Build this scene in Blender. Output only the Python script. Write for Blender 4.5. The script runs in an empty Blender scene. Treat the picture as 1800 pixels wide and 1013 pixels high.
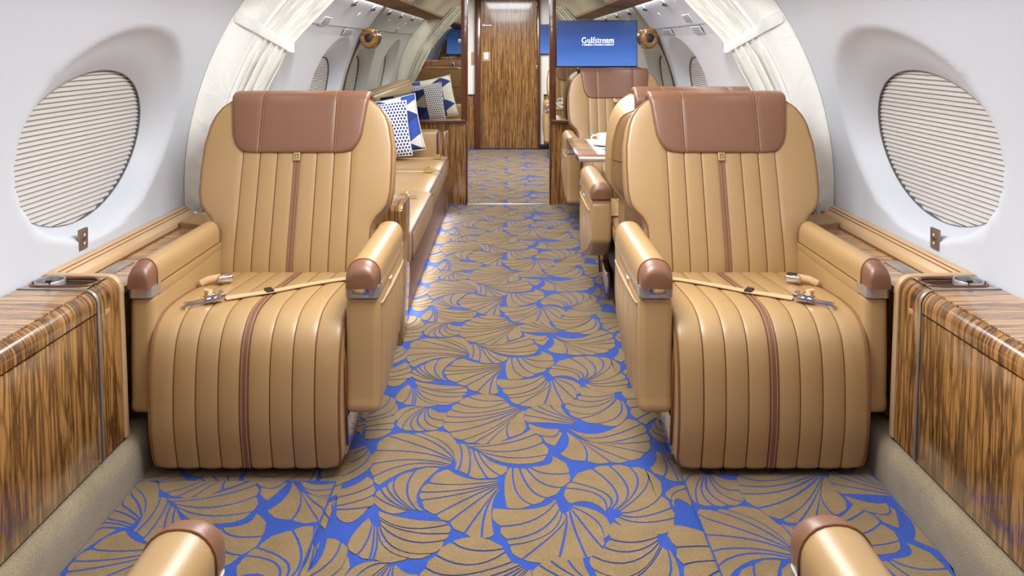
import bpy, bmesh, math, random
from mathutils import Vector, Matrix
random.seed(7)
PI = math.pi
sc = bpy.context.scene
COL = sc.collection

# ------------------------------------------------------------ camera
CAMH = 1.25
cam_d = bpy.data.cameras.new('camera'); cam = bpy.data.objects.new('camera', cam_d); COL.objects.link(cam)
cam.location = (0, 0, CAMH); cam.rotation_euler = (PI/2, 0, 0)
cam_d.sensor_width = 36; cam_d.lens = 27.0
cam_d.shift_x = 5/1800; cam_d.shift_y = -426.5/1800
cam_d.clip_start = 0.02
sc.camera = cam
# ------------------------------------------------------------ world, exposure
w = bpy.data.worlds.new('world'); sc.world = w; w.use_nodes = True
w.node_tree.nodes['Background'].inputs[0].default_value = (0.9, 0.95, 1, 1)
w.node_tree.nodes['Background'].inputs[1].default_value = 0.3
sc.view_settings.view_transform = 'Standard'; sc.view_settings.look = 'None'
sc.view_settings.exposure = -0.16; sc.view_settings.gamma = 1.0; sc.view_settings.use_curve_mapping = False
# ------------------------------------------------------------ large area lights (cabin ceiling wash, cove strips)
def area(name, loc, rot, sx, sy, power, col=(0.93, 0.965, 1)):
    l = bpy.data.lights.new(name, 'AREA'); l.shape = 'RECTANGLE'; l.size = sx; l.size_y = sy
    l.energy = power; l.color = col
    o = bpy.data.objects.new(name, l); COL.objects.link(o); o.location = loc; o.rotation_euler = rot
    return o
WASH = [(0.3, 4), (1.9, 41), (3.4, 23), (4.9, 21)]
for wy, wp in WASH:
    area('ceiling_wash', (0, wy, 1.80), (0, 0, 0), 0.7, 1.1, wp)
area('ceiling_wash', (0, 7.7, 1.80), (0, 0, 0), 0.6, 1.6, 70)
for sgn in (-1, 1):
    area('cove_wash', (sgn*0.966, 4.6, 1.568), (0, -sgn*math.radians(35), 0), 0.018, 2.7, 24, (0.96, 0.98, 1))
    area('cove_wash', (sgn*0.966, 0.9, 1.568), (0, -sgn*math.radians(35), 0), 0.018, 4.0, 6, (0.96, 0.98, 1))
    # added unseen spots below the ceiling that brighten the curtains, no fixtures modelled
    for sx_, sz_, tz_, pw_ in ((0.35, 1.76, 1.36, 2.4),):
        sp_ = bpy.data.lights.new('curtain_spot', 'SPOT'); sp_.energy = pw_*10; sp_.spot_size = math.radians(40); sp_.spot_blend = 0.8; sp_.shadow_soft_size = 0.05; sp_.color = (0.97, 0.985, 1)
        so_ = bpy.data.objects.new('curtain_spot', sp_); COL.objects.link(so_); so_.location = (sgn*sx_, 2.05, sz_)
        so_.rotation_euler = (Vector((sgn*1.03, 3.13, tz_))-Vector(so_.location)).to_track_quat('-Z', 'Y').to_euler()
area('sofa_glow', (-0.464, 4.55, 0.035), (0, math.radians(-72), 0), 0.012, 2.2, 3.0, (1, 0.95, 0.9))

# ------------------------------------------------------------ node helpers
class NT:
    def __init__(s, name):
        s.m = bpy.data.materials.new(name); s.m.use_nodes = True
        s.t = s.m.node_tree; s.b = s.t.nodes['Principled BSDF']
        s.out = s.t.nodes['Material Output']
    def n(s, typ, **kw):
        x = s.t.nodes.new(typ)
        for k, v in kw.items(): setattr(x, k, v)
        return x
    def l(s, a, b): s.t.links.new(a, b)
    def set(s, **kw):
        for k, v in kw.items():
            k = {'rough': 'Roughness', 'metal': 'Metallic', 'coat': 'Coat Weight', 'coatr': 'Coat Roughness', 'spec': 'Specular IOR Level', 'sheen': 'Sheen Weight'}.get(k, k)
            s.b.inputs[k].default_value = v
        return s
    def math(s, op, a, b=None, c=None):
        x = s.n('ShaderNodeMath', operation=op)
        for i, v in enumerate((a, b, c)):
            if v is None: continue
            if isinstance(v, (int, float)): x.inputs[i].default_value = v
            else: s.l(v, x.inputs[i])
        return x.outputs[0]
    def coords(s, scale=(1, 1, 1), rot=(0, 0, 0)):
        tc = s.n('ShaderNodeTexCoord'); mp = s.n('ShaderNodeMapping')
        mp.inputs['Scale'].default_value = scale; mp.inputs['Rotation'].default_value = rot
        s.l(tc.outputs['Object'], mp.inputs[0]); return mp.outputs[0]
    def noise(s, vec, scale, detail=4, rough=0.5, dist=0.0):
        x = s.n('ShaderNodeTexNoise'); s.l(vec, x.inputs['Vector'])
        x.inputs['Scale'].default_value = scale; x.inputs['Detail'].default_value = detail
        x.inputs['Roughness'].default_value = rough; x.inputs['Distortion'].default_value = dist
        return x.outputs['Fac']
    def ramp(s, fac, stops, interp='LINEAR'):
        r = s.n('ShaderNodeValToRGB'); cr = r.color_ramp; cr.interpolation = interp
        while len(cr.elements) > 1: cr.elements.remove(cr.elements[-1])
        for i, (p, c) in enumerate(stops):
            e = cr.elements[0] if i == 0 else cr.elements.new(p)
            e.position = p; e.color = (*c, 1)
        s.l(fac, r.inputs[0]); return r.outputs[0]
    def mix(s, fac, a, b):
        x = s.n('ShaderNodeMix', data_type='RGBA')
        for sk, v in ((x.inputs[0], fac), (x.inputs[6], a), (x.inputs[7], b)):
            if isinstance(v, (int, float)): sk.default_value = v
            elif isinstance(v, tuple): sk.default_value = (*v, 1)
            else: s.l(v, sk)
        return x.outputs[2]
    def bump(s, h, strength, dist):
        x = s.n('ShaderNodeBump'); x.inputs['Strength'].default_value = strength; x.inputs['Distance'].default_value = dist
        s.l(h, x.inputs['Height']); s.l(x.outputs[0], s.b.inputs['Normal'])
    def col(s, c):
        if isinstance(c, tuple): s.b.inputs['Base Color'].default_value = (*c, 1)
        else: s.l(c, s.b.inputs['Base Color'])
        return s

def plain(name, c, rough=0.5, metal=0.0, var=0.06, nscale=30, **kw):
    t = NT(name); t.set(rough=rough, metal=metal, **kw)
    f = t.noise(t.coords(), nscale, 3)
    a = tuple(max(0, k*(1-var)) for k in c); b = tuple(min(1, k*(1+var)) for k in c)
    t.col(t.mix(f, a, b)); return t.m

def leather(name, c, rough=0.36):
    t = NT(name); v = t.coords()
    f = t.noise(v, 6, 3)
    t.col(t.mix(f, tuple(k*0.93 for k in c), tuple(min(1, k*1.05) for k in c)))
    vo = t.n('ShaderNodeTexVoronoi'); vo.inputs['Scale'].default_value = 420; t.l(v, vo.inputs['Vector'])
    t.bump(vo.outputs['Distance'], 0.10, 0.0012)
    t.set(rough=rough, spec=0.75); return t.m

def wood(name, across, along, axis, light=(0.40, 0.200, 0.058), mid=(0.20, 0.082, 0.022), dark=(0.05, 0.018, 0.006), rough=0.22, wav=0.5, coat=0.6, vein=0):
    """striped veneer; axis = index of the coordinate the stripes run across"""
    t = NT(name)
    s = [along]*3; s[axis] = across
    v = t.coords(tuple(s))
    a = t.noise(v, 1.0, 6, 0.66, wav)
    s2 = [along*1.7]*3; s2[axis] = across*3.3
    b = t.noise(t.coords(tuple(s2)), 1.0, 4, 0.6, wav*1.6)
    f = t.math('ADD', t.math('MULTIPLY', a, 0.74), t.math('MULTIPLY', b, 0.26))
    c = t.ramp(f, [(0.36, dark), (0.41, mid), (0.45, light), (0.485, tuple(k*0.75 for k in light)), (0.50, dark), (0.52, dark), (0.54, mid), (0.575, light), (0.62, mid), (0.645, dark), (0.69, mid)])
    s3 = [along*0.5]*3; s3[axis] = across*0.12
    g = t.noise(t.coords(tuple(s3)), 1.0, 2)
    t.col(t.mix(t.math('MULTIPLY', g, 0.22), c, light))
    if vein:
        # thin dark cell-like veins drawn out along the grain
        s4 = [along*5]*3; s4[axis] = across*1.5
        wv = t.n('ShaderNodeTexVoronoi'); wv.feature = 'DISTANCE_TO_EDGE'; wv.inputs['Scale'].default_value = 1.0; t.l(t.coords(tuple(s4)), wv.inputs['Vector'])
        k = t.ramp(wv.outputs['Distance'], [(0.0, (1, 1, 1)), (0.05, (0.75, 0.75, 0.75)), (0.14, (0, 0, 0))])
        c0 = t.b.inputs['Base Color'].links[0].from_socket
        t.col(t.mix(t.math('MULTIPLY', k, 0.55*vein), c0, dark))
    t.set(rough=rough, coat=coat, coatr=0.06); return t.m

M = {}
TAN = (0.42, 0.258, 0.108)
M['tan'] = leather('tan_leather', TAN)
M['tan_back'] = leather('tan_leather_back', (0.36, 0.21, 0.090))
M['cream_leather'] = leather('ledge_leather', (0.56, 0.36, 0.19))
M['brown'] = leather('brown_leather', (0.20, 0.086, 0.044), 0.36)
M['seam'] = plain('seam_thread', (0.17, 0.07, 0.022), 0.7)
M['pipe'] = plain('leather_piping', (0.22, 0.085, 0.03), 0.5)
M['stitch'] = plain('stitch_thread', (0.46, 0.24, 0.13), 0.7)
M['wood_y'] = wood('zebra_veneer_cabinet', 20, 1.1, 1, wav=0.6, vein=1)
M['wood_yt'] = wood('zebra_veneer_top', 24, 0.9, 1, (0.56, 0.32, 0.14), (0.34, 0.16, 0.055), (0.12, 0.042, 0.014))
M['wood_x'] = wood('zebra_veneer_upright', 28, 0.9, 0, vein=0.6)
M['wood_z'] = wood('zebra_veneer_level', 60, 2.0, 2)
M['wood_v'] = wood('zebra_veneer_valance', 24, 1.0, 1, (0.30, 0.13, 0.035), (0.16, 0.06, 0.016), rough=0.6, coat=0.0)
M['frame'] = plain('mahogany_frame', (0.10, 0.028, 0.010), 0.25, coat=0.5)
M['steel'] = plain('brushed_steel', (0.56, 0.55, 0.545), 0.36, 0.85, nscale=60)
M['trim'] = plain('satin_trim_steel', (0.46, 0.45, 0.44), 0.38, 0.85)
M['chrome'] = plain('polished_steel', (0.75, 0.73, 0.70), 0.12, 1.0)
M['brass'] = plain('pale_brass', (0.72, 0.55, 0.25), 0.25, 1.0)
M['black'] = plain('black_plastic', (0.012, 0.012, 0.014), 0.4)
M['dark'] = plain('dark_plinth', (0.03, 0.02, 0.014), 0.6)
M['wall'] = plain('cabin_wall_vinyl', (0.60, 0.625, 0.675), 0.55, var=0.015, nscale=5)
M['ceil'] = plain('ceiling_fabric', (0.66, 0.60, 0.50), 0.8, var=0.03)
M['white'] = plain('white_paint', (0.80, 0.77, 0.70), 0.45, var=0.02)
M['china'] = plain('white_china', (0.85, 0.86, 0.88), 0.12, var=0.01)
M['belt'] = plain('belt_webbing', (0.60, 0.39, 0.20), 0.8, nscale=200, var=0.15)
M['blue'] = plain('blue_piping', (0.06, 0.05, 0.20), 0.6)
M['shade'] = plain('pleated_shade_cloth', (0.54, 0.51, 0.49), 0.85, var=0.03)
M['rim'] = plain('gap_shadow_rim', (0.16, 0.15, 0.15), 0.5)  # dark tone stands in for the shadow in the gap round each window
M['btn'] = plain('bronze_switch', (0.28, 0.20, 0.15), 0.35, 0.6)
M['placard'] = plain('grey_print', (0.16, 0.16, 0.20), 0.6)

def curtain_mat():
    t = NT('ivory_curtain_satin'); v = t.coords((1, 1, 1))
    f = t.noise(v, 9, 4, 0.6, 0.8)
    t.col((0.90, 0.885, 0.83)); t.set(rough=0.5, sheen=0.2)
    t.bump(f, 0.30, 0.03); return t.m
M['curtain'] = curtain_mat()

def carpet(name, c, var):
    t = NT(name); v = t.coords()
    f = t.noise(v, 260, 3, 0.7); g = t.noise(v, 14, 3)
    h = t.math('ADD', t.math('MULTIPLY', f, 0.75), t.math('MULTIPLY', g, 0.25))
    t.col(t.ramp(h, [(0.3, tuple(k*(1-var) for k in c)), (0.7, tuple(min(1, k*(1+var)) for k in c))]))
    t.bump(f, 0.7, 0.004); t.set(rough=0.95, spec=0.1, sheen=0.25); return t.m
M['pile_tan'] = carpet('tan_carpet_pile', (0.228, 0.150, 0.066), 0.35)
M['pile_blue'] = carpet('blue_carpet_pile', (0.014, 0.060, 0.34), 0.35)
M['sill'] = carpet('beige_sill_carpet', (0.28, 0.22, 0.14), 0.40)

def mirror_mat():
    t = NT('tinted_mirror_glass'); t.col((0.52, 0.51, 0.43)); t.set(metal=1.0, rough=0.01)
    return t.m
M['mirror'] = mirror_mat()

def screen_mat(z0, z1):
    t = NT('blue_screen'); tc = t.n('ShaderNodeTexCoord'); sp = t.n('ShaderNodeSeparateXYZ'); t.l(tc.outputs['Object'], sp.inputs[0])
    f = t.math('DIVIDE', t.math('SUBTRACT', sp.outputs[2], z0), z1 - z0)
    wv = t.noise(t.coords((1.5, 1, 14)), 2.0, 2)
    f = t.math('ADD', f, t.math('MULTIPLY', t.math('SUBTRACT', wv, 0.5), 0.25))
    c = t.ramp(f, [(0.0, (0.10, 0.26, 0.80)), (0.35, (0.045, 0.16, 0.58)), (0.75, (0.022, 0.075, 0.29)), (1.0, (0.02, 0.05, 0.17))])
    t.col((0.01, 0.01, 0.02)); t.l(c, t.b.inputs['Emission Color']); t.b.inputs['Emission Strength'].default_value = 1.0
    t.set(rough=0.3); return t.m
M['screen'] = screen_mat(-0.18, 0.18)
def glow_mat(name, c, s):
    t = NT(name); t.col((0.8, 0.8, 0.8)); t.b.inputs['Emission Color'].default_value = (*c, 1); t.b.inputs['Emission Strength'].default_value = s
    return t.m
M['lamp'] = glow_mat('lamp_diffuser', (1, 0.97, 0.93), 3.0)
M['logo'] = glow_mat('screen_white', (1, 1, 1), 1.0)

def dots_mat():
    t = NT('dotted_cotton'); tc = t.n('ShaderNodeTexCoord'); sp = t.n('ShaderNodeSeparateXYZ'); t.l(tc.outputs['Object'], sp.inputs[0])
    u = t.math('MULTIPLY', sp.outputs[0], 46.0); v = t.math('MULTIPLY', sp.outputs[2], 43.0)
    row = t.math('FLOOR', v); off = t.math('MULTIPLY', t.math('MODULO', t.math('ADD', row, 100), 2.0), 0.5)
    fu = t.math('SUBTRACT', t.math('FRACT', t.math('ADD', t.math('ADD', u, off), 100)), 0.5); fv = t.math('SUBTRACT', t.math('FRACT', t.math('ADD', v, 100)), 0.5)
    d = t.math('SQRT', t.math('ADD', t.math('POWER', t.math('MULTIPLY', fu, 1.15), 2.0), t.math('POWER', t.math('MULTIPLY', fv, 0.95), 2.0)))
    m = t.math('LESS_THAN', d, 0.37)
    t.col(t.mix(m, (0.80, 0.80, 0.80), (0.03, 0.05, 0.24))); t.set(rough=0.9); return t.m
M['dots'] = dots_mat()
def geo_mat():
    t = NT('star_print_cotton'); tc = t.n('ShaderNodeTexCoord'); sp = t.n('ShaderNodeSeparateXYZ'); t.l(tc.outputs['Object'], sp.inputs[0])
    k = 9.0
    a = t.math('MULTIPLY', sp.outputs[0], k); b = t.math('MULTIPLY', sp.outputs[2], k)
    p = a
    q = t.math('ADD', t.math('MULTIPLY', a, 0.5), t.math('MULTIPLY', b, 0.866))
    r = t.math('SUBTRACT', t.math('MULTIPLY', b, 0.866), t.math('MULTIPLY', a, 0.5))
    P, Q, R_ = [t.math('MODULO', t.math('FLOOR', t.math('ADD', x, 50.0)), 2.0) for x in (p, q, r)]
    m1 = t.math('MULTIPLY', P, t.math('SUBTRACT', 1.0, R_)); m2 = t.math('MULTIPLY', R_, t.math('SUBTRACT', 1.0, Q))
    c1 = t.mix(m1, (0.80, 0.79, 0.76), (0.045, 0.10, 0.46))
    t.col(t.mix(m2, c1, (0.03, 0.055, 0.25))); t.set(rough=0.9); return t.m
M['geo'] = geo_mat()

# ------------------------------------------------------------ mesh helpers
class MB:
    def __init__(s): s.v = []; s.f = []; s.m = []
    def add(s, vs, fs, mi=0):
        o = len(s.v); s.v += [tuple(p) for p in vs]
        for f in fs: s.f.append(tuple(i+o for i in f)); s.m.append(mi)
        return s
    def quad(s, a, b, c, d, mi=0): return s.add([a, b, c, d], [(0, 1, 2, 3)], mi)
    def grid(s, rows, mi=0, close_u=False, mif=None):
        n = len(rows[0]); o = len(s.v)
        for r in rows: s.v += [tuple(p) for p in r]
        for i in range(len(rows)-1):
            for j in range(n if close_u else n-1):
                k = (j+1) % n
                s.f.append((o+i*n+j, o+i*n+k, o+(i+1)*n+k, o+(i+1)*n+j)); s.m.append(mif(i, j) if mif else mi)
        return s
    def box(s, x0, x1, y0, y1, z0, z1, mi=0):
        v = [(x, y, z) for x in (x0, x1) for y in (y0, y1) for z in (z0, z1)]
        return s.add(v, [(0, 1, 3, 2), (4, 6, 7, 5), (0, 4, 5, 1), (2, 3, 7, 6), (0, 2, 6, 4), (1, 5, 7, 3)], mi)
    def tube(s, path, r, n=6, mi=0, closed=False, caps=True):
        P = [Vector(p) for p in path]; N = len(P); rows = []
        up = None
        for i in range(N):
            a = P[i-1] if (i > 0 or closed) else P[i]; b = P[(i+1) % N] if (i < N-1 or closed) else P[i]
            t = (b-a).normalized() if (b-a).length > 1e-9 else Vector((0, 0, 1))
            if up is None:
                up = Vector((0, 0, 1)) if abs(t.z) < 0.9 else Vector((1, 0, 0))
            x = t.cross(up)
            x = x.normalized() if x.length > 1e-6 else Vector((1, 0, 0)); up = x.cross(t).normalized()
            rows.append([P[i] + (x*math.cos(2*PI*k/n) + up*math.sin(2*PI*k/n))*r for k in range(n)])
        if closed: rows.append(rows[0])
        o = len(s.v); s.grid(rows, mi, True)
        if caps and not closed:
            s.f.append(tuple(o+k for k in range(n))[::-1]); s.m.append(mi)
            s.f.append(tuple(o+(N-1)*n+k for k in range(n))); s.m.append(mi)
        return s
    def loft(s, rings, mi=0, caps=True):
        o = len(s.v); n = len(rings[0]); s.grid(rings, mi, True)
        if caps:
            s.f.append(tuple(o+k for k in range(n))); s.m.append(mi)
            s.f.append(tuple(o+(len(rings)-1)*n+k for k in range(n))[::-1]); s.m.append(mi)
        return s
    def lathe(s, prof, c=(0, 0, 0), n=24, mi=0):
        rows = [[(c[0]+r*math.cos(2*PI*k/n), c[1]+r*math.sin(2*PI*k/n), c[2]+z) for k in range(n)] for r, z in prof]
        return s.grid(rows, mi, True)
    def xf(s, fn): s.v = [tuple(fn(*p)) for p in s.v]; return s

def obj(name, mb, mats, parent=None, smooth=None, bevel=0, seg=2, weld=False, fix=True):
    me = bpy.data.meshes.new(name); me.from_pydata(mb.v, [], mb.f)
    if not isinstance(mats, (list, tuple)): mats = [mats]
    for m in mats: me.materials.append(m if not isinstance(m, str) else M[m])
    me.polygons.foreach_set('material_index', mb.m)
    if bevel or fix or weld:
        bm = bmesh.new(); bm.from_mesh(me)
        if weld: bmesh.ops.remove_doubles(bm, verts=bm.verts, dist=1e-5)
        if fix: bmesh.ops.recalc_face_normals(bm, faces=bm.faces)
        if bevel:
            es = [e for e in bm.edges if len(e.link_faces) == 2 and e.calc_face_angle(0) > 0.6]
            bmesh.ops.bevel(bm, geom=es, offset=bevel, segments=seg, affect='EDGES', profile=0.5, clamp_overlap=True)
        bm.to_mesh(me); bm.free()
    if smooth is not None:
        if smooth >= 180: me.shade_smooth()
        else:
            me.shade_smooth(); me.set_sharp_from_angle(angle=math.radians(smooth))
    o = bpy.data.objects.new(name, me); COL.objects.link(o)
    if parent: o.parent = parent
    return o
def empty(name, loc=(0, 0, 0), rz=0):
    o = bpy.data.objects.new(name, None); COL.objects.link(o); o.location = loc; o.rotation_euler = (0, 0, rz); o.empty_display_size = 0.1
    return o
def tag(o, label, cat, group=None, kind=None):
    o['label'] = label; o['category'] = cat
    if group: o['group'] = group
    if kind: o['kind'] = kind
    return o
def struct(o): o['kind'] = 'structure'; return o
def dup(o, parent=None):
    c = o.copy(); COL.objects.link(c)
    if parent: c.parent = parent
    for ch in list(o.children): dup(ch, c)
    return c
def boxo(name, x0, x1, y0, y1, z0, z1, mat, parent=None, bevel=0.004, seg=2):
    return obj(name, MB().box(min(x0, x1), max(x0, x1), min(y0, y1), max(y0, y1), z0, z1), mat, parent, smooth=40, bevel=bevel, seg=seg)
def interp(x, xs, ys):
    if x <= xs[0]: return ys[0]
    for i in range(len(xs)-1):
        if x <= xs[i+1]:
            t = (x-xs[i])/(xs[i+1]-xs[i]); return ys[i]+t*(ys[i+1]-ys[i])
    return ys[-1]
def smooth_path(pts, n):
    """Catmull-Rom through 2-D or 3-D points, n samples per span"""
    P = [Vector(p) for p in pts]; out = []
    for i in range(len(P)-1):
        p0 = P[max(i-1, 0)]; p1 = P[i]; p2 = P[i+1]; p3 = P[min(i+2, len(P)-1)]
        for k in range(n):
            t = k/n
            out.append(0.5*((2*p1)+(p2-p0)*t+(2*p0-5*p1+4*p2-p3)*t*t+(3*p1-p0-3*p2+p3)*t**3))
    out.append(P[-1]); return out
# ============================================================ SETTING
ZC, R = 0.67, 1.325
def wpt(side, y, phi, d=0.0):
    return (side*(R+d)*math.cos(phi), y, ZC+(R+d)*math.sin(phi))
YB, YF, YM = -1.6, 9.33, 6.03          # rear wall, forward wall, mirrored partition
rad = math.radians
PH0, PH1 = rad(10.5), rad(32.5)
AI, BI, AO, BO, RD = 0.380, 0.238, 0.475, 0.350, 0.085
def ray_oval(a, dv=0.075):
    # distance from the inner oval's centre to the outer oval, whose centre lies dv higher
    c, s = math.cos(a), math.sin(a)
    A = (c/AO)**2+(s/BO)**2; B = -2*s*dv/BO**2; C = (dv/BO)**2-1
    return (-B+math.sqrt(B*B-4*A*C))/(2*A)
def recess(y, phi, yc):
    """how deep the wall dips around a window: a soft funnel between two ovals"""
    u = y-yc; v = (phi-PH0)*R
    q = math.hypot(u, v)
    if q < 1e-9: return RD
    a = math.atan2(v, u)
    ri = AI*BI/math.hypot(BI*math.cos(a), AI*math.sin(a)); ro = ray_oval(a)
    t = min(1, max(0, (q-ri)/(ro-ri)))
    return RD*(1-t-0.04*math.sin(2*PI*t)) if t < 1 else 0.0
def wall_mesh(side):
    mb = MB()
    bays = [(0.18, 1.67, None), (1.67, 3.16, 2.49), (3.16, 4.65, 3.97), (4.65, 6.03, 5.45)]
    lo, hi = rad(-31), PH1
    for y0, y1, yc in bays:
        if yc is None:
            mb.grid([[wpt(side, y, lo+(hi-lo)*j/16) for j in range(17)] for y in (y0, y1)]); continue
        # polar patch around the window
        NA, NR = 120, 22; rows = []
        s0, s1 = (rad(-12)-PH0)*R, (hi-PH0)*R
        AN = [2*PI*k/NA for k in range(NA)]
        for cy_ in (y0-yc, y1-yc):
            for cs_ in (s0, s1):
                a_ = math.atan2(cs_, cy_) % (2*PI); AN[min(range(NA), key=lambda k: abs(AN[k]-a_))] = a_
        for i in range(NR+1):
            row = []
            for k in range(NA):
                a = AN[k]; ca, sa = math.cos(a), math.sin(a)
                ri = AI*BI/math.hypot(BI*ca, AI*sa)
                tx = ((y1-yc) if ca > 0 else (y0-yc))/ca if abs(ca) > 1e-9 else 1e9
                ty = (s1 if sa > 0 else s0)/sa if abs(sa) > 1e-9 else 1e9
                rr = min(tx, ty); t = i/NR; t = t**1.15
                q = ri+(rr-ri)*t; y = yc+q*ca; ph = PH0+q*sa/R
                row.append(wpt(side, y, ph, recess(y, ph, yc)))
            rows.append(row)
        mb.grid(rows, 0, True)
        mb.grid([[wpt(side, y, lo+(rad(-12)-lo)*j/6) for j in range(7)] for y in (y0, y1)])
    return mb
for side, nm in ((-1, 'left'), (1, 'right')):
    wl = struct(obj('wall_'+nm, wall_mesh(side), 'wall', smooth=180, weld=True))
    # upper panels, slightly proud of the lower wall; the edge is the seam seen along the wall
    for y0, y1 in ((0.18, 1.665), (1.675, 3.155), (3.165, 4.645), (4.655, 6.03)):
        mb = MB(); ph = [PH1+(rad(52)-PH1)*j/10 for j in range(11)]
        ring = [[wpt(side, y, p, -0.012 if 0 else -0.010) for p in ph]+[wpt(side, y, p, 0.01) for p in reversed(ph)] for y in (y0, y1)]
        mb.loft(ring)
        if y1 < 3.16: mb = MB().grid([[wpt(side, y, p) for p in ph] for y in (y0-0.005, y1+0.005)])
        obj('wall_panel', mb, 'wall', wl, smooth=35)
    # plain wall rear of the first bay and in the forward cabin
    for y0, y1 in ((YB, 0.18), (6.09, YF)):
        obj('wall_panel', MB().grid([[wpt(side, y, rad(-31)+rad(83)*j/20) for j in range(21)] for y in (y0, y1)]), 'wall', wl, smooth=180)
n = 0
for side in (-1, 1):
    for yc in (2.49, 3.97, 5.45):
        n += 1
        NA = 72
        def el(a, k, d): return wpt(side, yc+AI*k*math.cos(a), PH0+BI*k*math.sin(a)/R, d)
        w_ = struct(obj('window_%d' % n, MB().tube([el(2*PI*k/NA, 0.998, RD+0.001) for k in range(NA)], 0.0022, 6, closed=True), 'rim', smooth=180))
        sl_ = [[el(2*PI*k/NA, 1.0, dd) for k in range(NA)] for dd in (RD-0.001, RD+0.060)]
        obj('sleeve', MB().grid(sl_, 0, True).add(sl_[1], [tuple(range(NA))]), 'rim', w_, smooth=60)
        mb = MB(); NP = 64
        for j in range(NP):
            v0, v1 = -1+2*j/NP, -1+2*(j+1)/NP
            d0, d1 = (RD+0.005, RD+0.013) if j % 2 == 0 else (RD+0.013, RD+0.005)
            h0, h1 = math.sqrt(max(0, 1.0004-v0*v0)), math.sqrt(max(0, 1.0004-v1*v1))
            mb.quad(wpt(side, yc-AI*h0, PH0+BI*v0/R, d0), wpt(side, yc+AI*h0, PH0+BI*v0/R, d0), wpt(side, yc+AI*h1, PH0+BI*v1/R, d1), wpt(side, yc-AI*h1, PH0+BI*v1/R, d1))
        obj('pleated_shade', mb, 'shade', w_, fix=False)

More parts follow.
